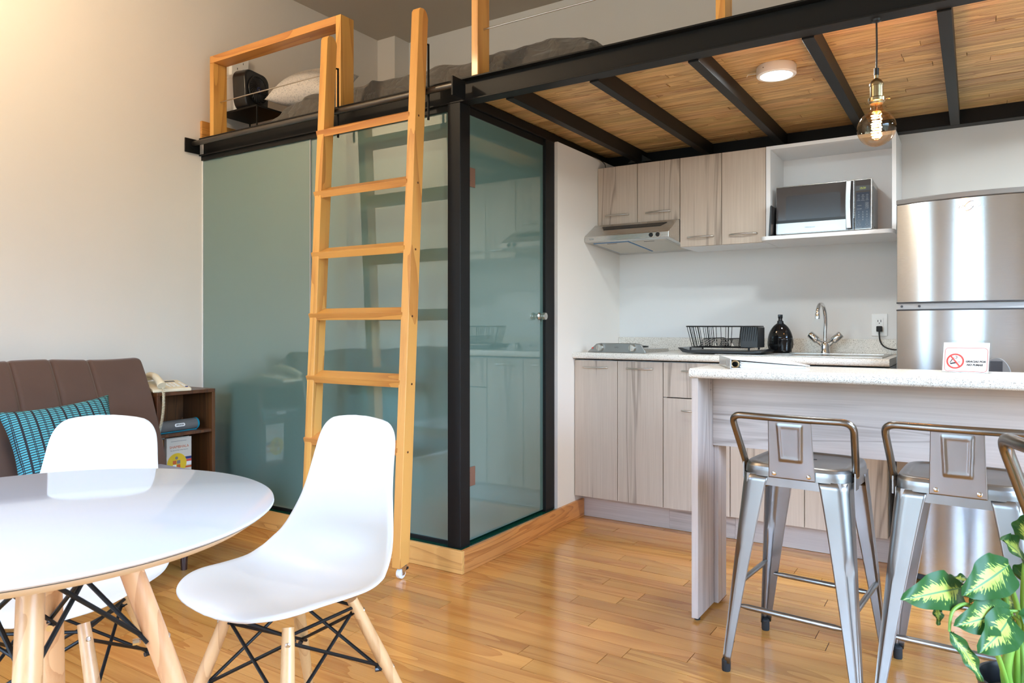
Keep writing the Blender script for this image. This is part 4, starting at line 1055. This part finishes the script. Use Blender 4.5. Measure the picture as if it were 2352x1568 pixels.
G().prism([(-.004, 0), (.004, 0), (.006, .02), (.006, .150), (.002, .160), (-.002, .155), (-.003, .03)], 'y', 3.815, 4.06, T(-.8838, 0, 1.5268) @ RY(math.radians(2.5))).build('serving_tray', 'blackp', None, .001)
tag(bpy.data.objects['serving_tray'], 'black plastic tray standing on edge between microwave and niche wall', 'tray')
# cable on the wall cupboard
tag(G().tube(smoothpath([(-1.862, 3.80, 2.052), (-1.855, 3.86, 2.046), (-1.850, 3.91, 2.032), (-1.852, 3.93, 2.012), (-1.845, 3.95, 2.003), (-1.80, 3.97, 2.0025), (-1.74, 4.02, 2.0025)], 6), .0025, 6).build('cable', 'rubber', None, smooth=50), 'thin black cable dropping from the side beam onto the short cupboard', 'cable')
# ------------------------------------------------------------------ fridge
fg = thing('fridge', 'tall brushed steel two-door fridge freezer with bowed front', 'fridge', (.06, 3.75, 0))
FX0, FX1, FYB = -.277, .42, 4.12
def bow(x, y0=3.435, b=.085): t = (x - (FX0 + FX1) / 2) / ((FX1 - FX0) / 2); return y0 - b * (1 - t * t)
def bowpoly(x0, x1, back, y0=3.435, b=.085, n=40):
    return [(x0 + (x1 - x0) * k / n, bow(x0 + (x1 - x0) * k / n, y0, b)) for k in range(n + 1)] + [(x1, back), (x0, back)]
B('cabinet_body', 'lgrey', fg, FX0 + .004, FX1 - .004, 3.51, FYB, .03, 1.575, .004)
dd = G().prism(bowpoly(FX0, FX1, 3.50), 'z', 1.165, 1.578).build('door', 'fridge', fg, .003, 40)
dl = G().prism(bowpoly(FX0, FX1, 3.50), 'z', .055, 1.140).build('door', 'fridge', fg, .003, 40)
G().prism(bowpoly(FX0 - .001, FX1 + .001, 3.52, 3.432, .085), 'z', 1.5785, 1.600).build('top_trim', 'grey', fg, .004)
G().prism(bowpoly(FX0 + .004, FX1 - .004, 3.51, 3.438, .08), 'z', 1.1405, 1.1645).build('gap_strip', 'lgrey', fg)
for z0 in (1.134, 1.1648): G().prism(bowpoly(FX0 - .0008, FX1 + .0008, 3.499, 3.4335, .085), 'z', z0, z0 + .006).build('door_trim', 'dgrey', fg, .001)
for xx in (FX0 + .02, FX0 + .085): G().lathe([(0, 0), (.005, 0), (.005, .002), (0, .002)], 10, T(xx, bow(xx, 3.438, .08) - .0005, 1.1525) @ RX(PI / 2), caps=False).build('screw', 'dgrey', fg)
B('kick_plate', 'dgrey', fg, FX0 + .01, FX1 - .01, 3.47, 3.51, .012, .053)
for x_, y_ in ((FX0 + .05, 3.55), (FX1 - .05, 3.55), (FX0 + .05, 4.05), (FX1 - .05, 4.05)): G().lathe([(.02, 0), (.02, .031)], 12, T(x_, y_, .0005)).build('foot', 'rubber', fg)
lx = -.02; ly = bow(lx) - .0026
text('maker_mark', 'Whirlpool', .019, 'silver', dd, T(lx, ly, 1.543) @ RZ(math.atan2(bow(lx + .02) - bow(lx - .02), .04)) @ RX(PI / 2), .0004, .1, bold=.0003)
for a0, a1, r1, r2 in ((35, 160, .016, .012), (215, 340, .016, .012)):
    G().tube([(lx + .002 + r1 * 1.4 * math.cos(math.radians(a0 + (a1 - a0) * k / 12)) * .8, ly - .0005, 1.543 + r1 * math.sin(math.radians(a0 + (a1 - a0) * k / 12)) + .4 * r1 * 1.4 * math.cos(math.radians(a0 + (a1 - a0) * k / 12))) for k in range(13)], .0009, 5).build('maker_swirl', 'greyink', dd)
G().prism([(.018, .70)] + [(.070 + .052 * math.cos(a), .84 + .110 * math.sin(a) ** .8) for a in [PI - PI * k / 20 for k in range(1, 20)]] + [(.122, .70)], 'y', bow(.07) - .004, bow(.07) + .01).build('water_dispenser', 'grey', dl, .003)
B('dispenser_recess', 'dgrey', dl, .038, .090, bow(.07) - .0055, bow(.07) - .003, .75, .936, .0005)
# ------------------------------------------------------------------ breakfast bar
bb = thing('breakfast_bar', 'pale wood breakfast bar with speckled counter top in front of the kitchen', 'bar counter', (-.1, 2.72, 0))
BX1 = 1.05
def barsec(): return nosing(2.545, .883, .918, .014, 2.925)
G().prism([(2.925 - .012, .883), (2.925, .895), (2.925, .906), (2.913, .918)] + arc(2.545 + .014, .918 - .014, .014, 90, 180, 5) + arc(2.545 + .014, .883 + .014, .014, 180, 270, 5), 'x', -.872, BX1).build('counter_top', 'top', bb, .003, 40)
B('side_panel', 'lamz', bb, -.866, -.842, 2.562, 2.855, .012, .8825, .0008)
B('side_panel', 'lamz', bb, BX1 - .05, BX1 - .026, 2.562, 2.855, .012, .8825, .0008)
B('front_board', 'lamx', bb, -.8415, BX1 - .0505, 2.735, 2.751, .617, .8825, .0008)
B('rear_post', 'lamz', bb, -.8415, -.825, 2.752, 2.855, .012, .8825, .0008)
for yy in (2.59, 2.82):
    for xx in (-.854, BX1 - .038): G().lathe([(.011, 0), (.011, .006), (.004, .0065), (.004, .0125)], 12, T(xx, yy, .0003)).build('foot', 'rubber', bb)
for zz in (.855, .83): G().lathe([(0, 0), (.003, 0), (.003, .0005), (0, .0005)], 8, T(-.8418, 2.71, zz) @ RY(PI / 2), caps=False).build('screw', 'greyink', bb)
# binder
bi = thing('ring_binder', 'white ring binder full of paper lying on the bar counter', 'binder', (-.672, 2.765, .9185), math.radians(24))
def bnd(name, mat, x0, x1, y0, y1, z0, z1, b=.0): return B(name, mat, bi, x0, x1, y0, y1, z0, z1, b, world=False)
bnd('cover', 'wplas', -.125, .14, -.145, .145, 0, .003, .0006)
bnd('spine', 'silver', -.13, -.1255, -.145, .145, 0, .036, .0006)
G().prism([(-.1255, .033), (.14, .012), (.14, .015), (-.1255, .036)], 'y', -.145, .145).build('cover', 'wplas', bi, .0006, world=False)
for k in range(9): G().prism([(-.095 + R.uniform(0, .012), .0035 + k * .0025), (.115 + R.uniform(0, .022), .0035 + k * .0009), (.115 + R.uniform(0, .022), .0042 + k * .0009), (-.095, .0055 + k * .0025)], 'y', -.135, .135).build('sheet', 'paper', bi, world=False)
for yy in (-.142, -.1):
    pass
G().tube([(-.113 + .013 * math.cos(k * PI / 8), -.1415, .017 + .012 * math.sin(k * PI / 8)) for k in range(16)], .003, 6, True).build('ring', 'brass', bi, world=False)
bnd('label', 'lgrey', -.1308, -.1301, -.11, -.05, .006, .03)
# no smoking sign
sn = thing('no_smoking_sign', 'acrylic no smoking sign GRACIAS POR NO FUMAR on the bar counter', 'sign', (-.027, 2.775, .9185), math.radians(-11))
sm = RX(math.radians(14)) 
W2, Hs = .068, .108
sm0 = RX(-math.radians(14))
G().box(-W2, W2, -.0005, .0015, 0, Hs, sm0).build('acrylic_panel', 'acryl', sn, world=False)
G().box(-W2, W2, .0035, .055, 0, .002).build('acrylic_foot', 'acryl', sn, world=False)
G().box(-W2 + .003, W2 - .003, -.0022, -.0012, .002, Hs - .008, sm0).build('card', 'paper', sn, world=False)
def onsign(x, z, h=.0026): return sm0 @ T(x, -h, z) @ RX(PI / 2)
G().tube([sm0 @ Vector((x, -.0025, z)) for x, z in rrect(-W2 + .009, W2 - .007, .004, Hs - .030 + .004, .010, 4)], .0007, 4, True).build('red_border', 'red', sn, world=False)
g = G(); n = 40; ring = []
for k in range(n):
    a = 2 * PI * k / n
    ring.append((.0255 * math.cos(a), .0255 * math.sin(a), .0205 * math.cos(a), .0205 * math.sin(a)))
vs = [onsign(-.029 + q[0], .0375 + q[1]) @ Vector((0, 0, 0)) for q in ring] + [onsign(-.029 + q[2], .0375 + q[3]) @ Vector((0, 0, 0)) for q in ring]
g.add(vs, [(k, (k + 1) % n, n + (k + 1) % n, n + k) for k in range(n)]).build('red_ring', 'red', sn, world=False, solid=.0004)
G().box(-.022, .022, -.0022, .0022, 0, .0004, onsign(-.029, .0375, .0034) @ RZ(math.radians(-52))).build('red_bar', 'red', sn, world=False)
G().box(-.012, .008, -.002, .002, 0, .0004, onsign(-.031, .0315, .003) @ RZ(math.radians(14))).build('cigarette', 'ink', sn, world=False)
G().box(-.003, .003, -.0018, .0018, 0, .0004, onsign(-.0175, .0350, .003) @ RZ(math.radians(14))).build('cigarette_filter', 'lgrey', sn, world=False)
for k in range(2): G().tube([onsign(-.0445 + k * .002 + .011 * t, .032 + .012 * math.sin(t * 1.5) * (1 + .1 * k) + .004 * t, .003) @ Vector((0, 0, 0)) for t in (0, .1, .25, .5, .8, 1)], .0005, 4).build('smoke_curl', 'ink', sn, world=False)
G().tube([onsign(-.0275 + .0035 * math.cos(math.radians(a)), .0505 + .004 * math.sin(math.radians(a)), .003) @ Vector((0, 0, 0)) for a in range(-120, 150, 30)], .0006, 4).build('smoke_curl', 'ink', sn, world=False)
text('words', 'GRACIAS POR', .0088, 'ink', sn, onsign(.0285, .037), .0002, .2, bold=.0003, world=False)
text('words', 'NO FUMAR', .0088, 'ink', sn, onsign(.0265, .026), .0002, .2, bold=.0003, world=False)
# ------------------------------------------------------------------ steel stools and chair
def sheet_leg(par, sx, sy, top, foot, zt, wt_, wb):
    """folded sheet leg: outer corner runs from top to foot, flanges along x and y, rounded fold, pressed rib low on the fold"""
    NZ, NP = 28, 13
    def fn(u, v):
        z = zt * (1 - v) + .028 * v; t = v
        cx = sx * (top + (foot - top) * t); cy = sy * (top + (foot - top) * t)
        wv = wt_ + (wb - wt_) * t ** .85; r = min(.034 * (1 - t) + .011 * t, wv * .48)
        s_ = u * 2 - 1; L = wv - r
        if abs(s_) > .42:
            q = (abs(s_) - .42) / .58 * L
            p = (-(r + q), 0) if s_ < 0 else (0, -(r + q))
        else:
            a = (s_ + .42) / .84 * PI / 2
            p = (-r + r * math.sin(a), -r + r * math.cos(a))
        rib = 0
        if abs(s_) < .30 and z < .40:
            rib = .006 * min(1, (.40 - z) / .03) * math.cos(s_ / .30 * PI / 2) ** .6
        return (cx + sx * (p[0] - rib * .7), cy + sy * (p[1] - rib * .7), z)
    g = G().grid(fn, 27, NZ)
    l = g.build('leg', 'steel', par, smooth=50, world=False, solid=.0022)
    fx, fy = sx * (foot - .011), sy * (foot - .011)
    G().lathe([(0, .0003), (.0125, .0003), (.0135, .006), (.0135, .034), (.010, .038), (0, .038)], 14, T(fx, fy, 0), caps=False).build('foot_cap', 'rubber', l, smooth=40, world=False)
    return l
def tolix_seat(par, hs, z, bolts=True):
    def top(u, v):
        a = 2 * PI * u; n = 5.5
        c, s_ = math.cos(a), math.sin(a); k = 1 / ((abs(c) ** n + abs(s_) ** n) ** (1 / n))
        prof = [(0.0, z - .006), (.62, z - .006), (.80, z - .005), (.845, z - .0005), (.90, z), (.955, z - .003), (.99, z - .013), (1.0, z - .024), (1.005, z - .040)]
        x = v * (len(prof) - 1); i = min(int(x), len(prof) - 2); f = x - i
        r = prof[i][0] + (prof[i + 1][0] - prof[i][0]) * f; zz = prof[i][1] + (prof[i + 1][1] - prof[i][1]) * f
        return (hs * r * k * c, hs * r * k * s_, zz)
    G().grid(top, 96, 33, True).build('seat', 'steel', par, smooth=60, world=False, merge=True)
    G().prism(rrect(-.024, .024, -.006, .006, .0055, 4), 'z', z - .0059, z - .0052, T(0, .03, 0)).build('seat_slot', 'ink', par, world=False)
def bolt(par, m):
    G().lathe([(0, 0), (.0075, 0), (.0065, .003), (.003, .0048), (0, .005)], 14, m, caps=False).build('bolt', 'chrome', par, smooth=40, world=False)
def back_plate(par, z0, z1, y0, y1, w0, w1):
    """sheet from the seat rim (z0,y0) to the back rail (z1,y1) with a pressed panel"""
    NU, NV = 49, 49
    def fn(u, v):
        a = 2 * u - 1; w_ = w0 + (w1 - w0) * v
        y = y0 + (y1 - y0) * (v ** 1.0) ; z = z0 + (z1 - z0) * v
        pw = (.47 + .15 * v); ed = 0
        if .30 < v < .91:
            dx = (pw - abs(a)) * w_ ; dv = min(v - .30, .91 - v) * (z1 - z0)
            dm = min(dx, dv)
            ed = .0032 * max(0, min(1, dm / .004))
            if dm > .008: ed -= .0014 * min(1, (dm - .008) / .004)
        return (a * w_, y - ed, z)
    G().grid(fn, NU, NV).build('back_plate', 'steel', par, smooth=60, world=False, solid=.0015)
def stool(label, loc, rot, grp):
    st = thing('bar_stool', label, 'bar stool', (loc[0], loc[1], 0), rot, grp)
    Z = .652; HS = .157
    tolix_seat(st, HS, Z)
    g = G()
    for sg in (-1, 1):
        g.box(-HS + .02, HS - .02, sg * (HS - .0055) - .001, sg * (HS - .0055) + .001, Z - .067, Z - .036)
        g.box(sg * (HS - .0055) - .001, sg * (HS - .0055) + .001, -HS + .02, HS - .02, Z - .067, Z - .036)
    g.build('apron', 'steel', st, world=False)
    for sx_ in (-1, 1):
        for sy_ in (-1, 1): sheet_leg(st, sx_, sy_, HS - .0045, .200, Z - .037, .080, .026)
    def lp(z): return (HS - .002) + (.200 - HS + .002) * (1 - (z - .028) / (Z - .065)) - .008
    for sg in (-1, 1):
        for horizontal in (True, False):
            z = .208 if horizontal else .255
            e = lp(z); L = e - .022
            p = [(-L, sg * e, z), (-L + .03, sg * e, z), (L - .03, sg * e, z), (L, sg * e, z)] if horizontal else [(sg * e, -L, z), (sg * e, -L + .03, z), (sg * e, L - .03, z), (sg * e, L, z)]
            G().tube(p, [.0045, .0085, .0085, .0045], 10).build('footrest', 'steel', st, smooth=50, world=False)
    for sg in (-1, 1): G().tube(smoothpath([(-.143, -sg * .143, .566), (-.08, -sg * .08, .578), (0, 0, .582 + sg * .006), (.08, sg * .08, .578), (.143, sg * .143, .566)], 4), .007, 8).build('cross_brace', 'tube', st, smooth=50, world=False)
    zt = .797; yt = -.182
    G().tube(rodpath([(-.162, -.085, Z - .02), (-.166, -.110, Z + .025), (-.176, yt, zt), (-.06, yt - .012, zt), (.06, yt - .012, zt), (.176, yt, zt), (.166, -.110, Z + .025), (.162, -.085, Z - .02)], .035, 6), .0105, 12).build('back_rail', 'tube', st, smooth=60, world=False)
    for sg in (-1, 1):
        G().box(sg * .1635 - .002, sg * .1635 + .002, -.105, -.062, Z - .062, Z - .012).build('rail_bracket', 'steel', st, world=False)
        bolt(st, T(sg * .1655, -.083, Z - .022) @ RY(sg * PI / 2))
    back_plate(st, Z - .040, zt - .002, -HS - .0035, yt - .004, .067, .062)
    for sg in (-1, 1): bolt(st, T(sg * .050, -HS - .0055, Z - .026) @ RX(PI / 2))
    return st
GS = 'steel stools at the breakfast bar'
stool('raw steel bar stool nearest the bar end panel, seat empty', (-.448, 2.427), math.radians(-4.5), GS)
stool('raw steel bar stool between the first stool and the variegated plant', (-.030, 2.437), math.radians(-3), GS)
def metal_chair(label, loc, rot):
    st = thing('metal_chair', label, 'chair', (loc[0], loc[1], 0), rot)
    Z = .45; HS = .178
    tolix_seat(st, HS, Z)
    for sx_ in (-1, 1):
        for sy_ in (-1, 1): sheet_leg(st, sx_, sy_, HS - .002, .215, Z - .037, .07, .03)
    zt = .848; yt = -.285
    G().tube(rodpath([(-.182, -.10, Z - .02), (-.186, -.155, Z + .05), (-.190, yt, zt), (-.07, yt - .035, zt), (.07, yt - .035, zt), (.190, yt, zt), (.186, -.155, Z + .05), (.182, -.10, Z - .02)], .045, 7), .013, 14).build('back_rail', 'tube', st, smooth=60, world=False)
    back_plate(st, Z - .03, zt - .01, -HS - .004, yt - .03, .055, .07)
    return st
# the back's far corner stands at about (0.04, 1.75)
cs = math.radians(-57.4)
ox, oy = -.190, -.285
metal_chair('steel dining chair at the right edge, only its curved back rail in view', (.045 - (math.cos(cs) * ox - math.sin(cs) * oy), 1.755 - (math.sin(cs) * ox + math.cos(cs) * oy)), cs)

# ------------------------------------------------------------------ lamps
def pendant(label, x, y, zt, drop, glow, energy):
    pd = thing('pendant_lamp', label, 'pendant lamp', (x, y, zt))
    G().lathe([(0, 0), (.016, 0), (.014, -.006), (.004, -.009), (0, -.009)], 16, caps=False).build('ceiling_cap', 'blackp', pd, smooth=40, world=False)
    G().tube([(0, 0, -.005), (.001, 0, -drop * .5), (0, 0, -drop)], .0028, 8).build('cord', 'blackp', pd, smooth=50, world=False)
    z = -drop
    G().lathe([(0, 0), (.0075, 0), (.0075, -.022), (0, -.022)], 14, T(0, 0, z + .004), caps=False).build('cord_grip', 'blackp', pd, smooth=40, world=False)
    z -= .016
    so_ = G().lathe([(0, 0), (.006, 0), (.0065, -.012), (.014, -.018), (.019, -.026), (.021, -.030), (.021, -.036), (.019, -.037), (.019, -.072), (.022, -.073), (.025, -.076), (.025, -.086), (.0215, -.088), (.020, -.094), (0, -.094)], 32, T(0, 0, z), caps=False).build('socket', 'brass', pd, smooth=35, world=False)
    G().tube([(.018, 0, z - .080), (.034, 0, z - .080)], .0022, 8).lathe([(0, 0), (.004, 0), (.004, .005), (0, .005)], 10, T(.034, 0, z - .080) @ RY(PI / 2), caps=False).build('switch_screw', 'brass', so_, smooth=40, world=False)
    zb = z - .090
    prof = [(.0165, 0), (.0165, -.012), (.019, -.022), (.026, -.032)] 
    rb = .0575; zc = -.082
    for k in range(1, 17):
        a = math.radians(62 - (62 + 90) * k / 16); prof.append((rb * math.cos(a), zc + rb * math.sin(a)))
    bl = G().lathe(prof, 48, T(0, 0, zb), caps=False).build('bulb', 'bulb', pd, smooth=60, world=False)
    fil = [((.0135 + .002 * math.sin(k * .3)) * math.cos(k * 2 * PI / 14), (.0135 + .002 * math.sin(k * .3)) * math.sin(k * 2 * PI / 14), zb - .036 - .078 * k / 125) for k in range(126)]
    G().tube(fil, .0013, 5).build('filament', 'fil', bl, smooth=60, world=False)
    G().lathe([(.0045, 0), (.003, -.03), (.0015, -.045)], 10, T(0, 0, zb - .002)).build('glass_stem', 'bulb', bl, smooth=50, world=False)
    return pd
pendant('amber globe bulb hanging on black cord from the loft beam', -.265, 2.578, 2.051, .160, True, 7)
WL = WARM_LAMP
pendant('amber globe bulb hanging from the ceiling near the cream wall', WL[0] + .2, WL[1], ZC, ZC - WL[2] - .26, True, 3)
def led_lamp(label, x, y, watts):
    dl_ = thing('ceiling_light', label, 'ceiling light', (x, y, 2.1145))
    G().lathe([(0, 0), (.074, 0), (.076, -.004), (.076, -.036), (.073, -.039), (.062, -.039), (.062, -.036), (0, -.036)], 48, caps=False).build('housing', 'wplas', dl_, smooth=35, world=False)
    G().lathe([(0, -.0365), (.0615, -.0365), (.0615, -.0385), (0, -.0390)], 40, caps=False).build('diffuser', 'foil', dl_, smooth=35, world=False)
    G().lathe([(0, 0), (.0025, 0), (.0025, .001), (0, .001)], 10, T(-.035, -.067, -.018) @ RZ(math.radians(-28)) @ RX(PI / 2), caps=False).build('screw', 'greyink', dl_, world=False)
    G().tube([(-.075, .01, -.012), (-.12, .03, -.004), (-.125, .032, -.012)], .0015, 6).build('cable', 'wplas', dl_, world=False)
    led = bpy.data.lights.new('led_light', 'AREA'); led.shape = 'DISK'; led.size = .12; led.energy = watts; led.color = (.90, .98, 1.0)
    led_o = bpy.data.objects.new('led_light', led); COL.objects.link(led_o); led_o.location = (x, y, 2.0735)
led_lamp('round white surface LED lamp glowing under the bamboo deck', -.672, 3.02, 8)
led_lamp('round white LED lamp added out of view past the fridge to brighten the kitchen', .90, 2.95, 42)  # second lamp added beyond the view as fill for the kitchen

# ------------------------------------------------------------------ plant
pl = thing('potted_plant', 'variegated dumb cane plant in a tall black pot at the right edge', 'plant', (.085, 1.575, 0))
G().lathe([(0, 0), (.062, 0), (.078, .40), (.082, .432), (.084, .440), (.079, .440), (.076, .432), (.072, .40), (0, .40)], 40, caps=False).build('pot', 'blackp', pl, smooth=40, world=False)
G().lathe([(0, .405), (.073, .405), (.06, .411), (0, .414)], 24, caps=False).build('soil', 'soil', pl, smooth=50, world=False)
def leaf(tip, base, width, up, sag=.2, fold=.22):
    """leaf blade from base to tip; up = rough normal"""
    b = Vector(base); t = Vector(tip); ax = t - b; L = ax.length; d = ax.normalized()
    upv = Vector(up); sd = d.cross(upv).normalized(); nm = sd.cross(d).normalized()
    NU, NV = 13, 19
    def fn(u, v):
        a = 2 * u - 1
        w_ = width * (math.sin(PI * min(1, v * .93 + .035)) ** .72) * (1.12 - .45 * v) * (1 if v < .98 else .3)
        q = b + d * (L * v) + nm * (sag * L * .35 * math.sin(PI * v)) + sd * (a * w_) + nm * (abs(a) * w_ * fold + .004 * math.sin(v * 16 + a * 2) * abs(a))
        return tuple(q)
    g = G().grid(fn, NU, NV)
    o = g.build('leaf', 'leaf', pl, smooth=70, world=False)
    ul = o.data.uv_layers.new(name='uv')
    for lp_ in o.data.loops:
        i = lp_.vertex_index; ul.data[lp_.index].uv = ((i % NU) / (NU - 1), (i // NU) / (NV - 1))
    return o
# leaves: blade base, blade tip, half width, rough facing (all in metres from the pot's foot)
FACE = (.48, -.75, .49)
leaf((-0.1866, -0.2151, 0.6153), (-0.105, -0.0679, 0.6066), 0.036, FACE)
leaf((-0.1016, -0.137, 0.6151), (-0.0336, -0.0222, 0.6482), 0.039, FACE)
leaf((-0.0447, -0.0055, 0.6855), (-0.0092, 0.0409, 0.6398), 0.036, (0.2, -0.6, 0.8))
leaf((-0.0919, -0.0833, 0.5873), (-0.0244, 0.0193, 0.6115), 0.026, (0.1, -0.3, 1))
leaf((-0.1121, -0.1793, 0.5761), (-0.0344, -0.0465, 0.5743), 0.036, FACE)
leaf((-0.0784, -0.1815, 0.5407), (-0.0323, -0.057, 0.5708), 0.036, FACE)
leaf((-0.0572, 0.022, 0.5765), (-0.0221, 0.0801, 0.5489), 0.026, FACE)
leaf((0.017, 0.0696, 0.6365), (-0.0102, 0.0759, 0.5934), 0.035, FACE)
leaf((-0.0856, 0.0158, 0.5994), (-0.1325, 0.0095, 0.5899), 0.014, (0, -0.2, 1))
leaf((-0.1388, -0.0896, 0.5403), (-0.1449, -0.0697, 0.5758), 0.01, FACE)
leaf((-0.0753, -0.1677, 0.49), (-0.1208, -0.173, 0.5633), 0.014, FACE)
leaf((-0.0344, -0.0465, 0.5076), (-0.0379, -0.0368, 0.5184), 0.008, FACE)
leaf((0.0253, -0.0795, 0.5416), (-0.0075, -0.0293, 0.5759), 0.036, FACE)
leaf((0.0049, 0.0618, 0.7247), (-0.01, 0.0523, 0.6766), 0.034, FACE)
def stem(pts, r0=.005, r1=.0025):
    P_ = smoothpath(pts, 5); n = len(P_)
    G().tube(P_, [r0 + (r1 - r0) * i / (n - 1) for i in range(n)], 8).build('stem', 'stem', pl, smooth=60, world=False)
stem([(-0.01, -0.01, 0.405), (-0.0155, 0.0012, 0.5019), (-0.0196, 0.0105, 0.5602), (-0.0332, -0.0101, 0.6146), (-0.0453, -0.0297, 0.6482)], .007)
stem([(0.01, -0.02, 0.405), (-0.0121, -0.0203, 0.5413), (-0.0171, -0.0354, 0.5698), (-0.0344, -0.0465, 0.5743)], .006)
stem([(-0.02, 0.0, 0.405), (-0.023, -0.0273, 0.5031), (-0.0203, -0.0375, 0.5531), (-0.0323, -0.057, 0.5708)], .006)
stem([(-0.02, 0.01, 0.405), (-0.0306, 0.0272, 0.5126), (-0.0437, 0.0307, 0.5965), (-0.0842, -0.019, 0.6076), (-0.105, -0.0679, 0.6066)], .005)
stem([(0.0, 0.02, 0.405), (-0.01, 0.0523, 0.5484), (-0.0092, 0.0409, 0.6398)], .007)
stem([(-0.03, -0.02, 0.405), (-0.0526, -0.07, 0.5045), (-0.0874, -0.116, 0.5913), (-0.115, -0.1574, 0.5955), (-0.1208, -0.173, 0.5633)], .005, .002)
stem([(-0.03, 0.0, 0.405), (-0.0391, -0.0376, 0.4648), (-0.0295, -0.0314, 0.526), (-0.0344, -0.0465, 0.5743)], .011, .005)
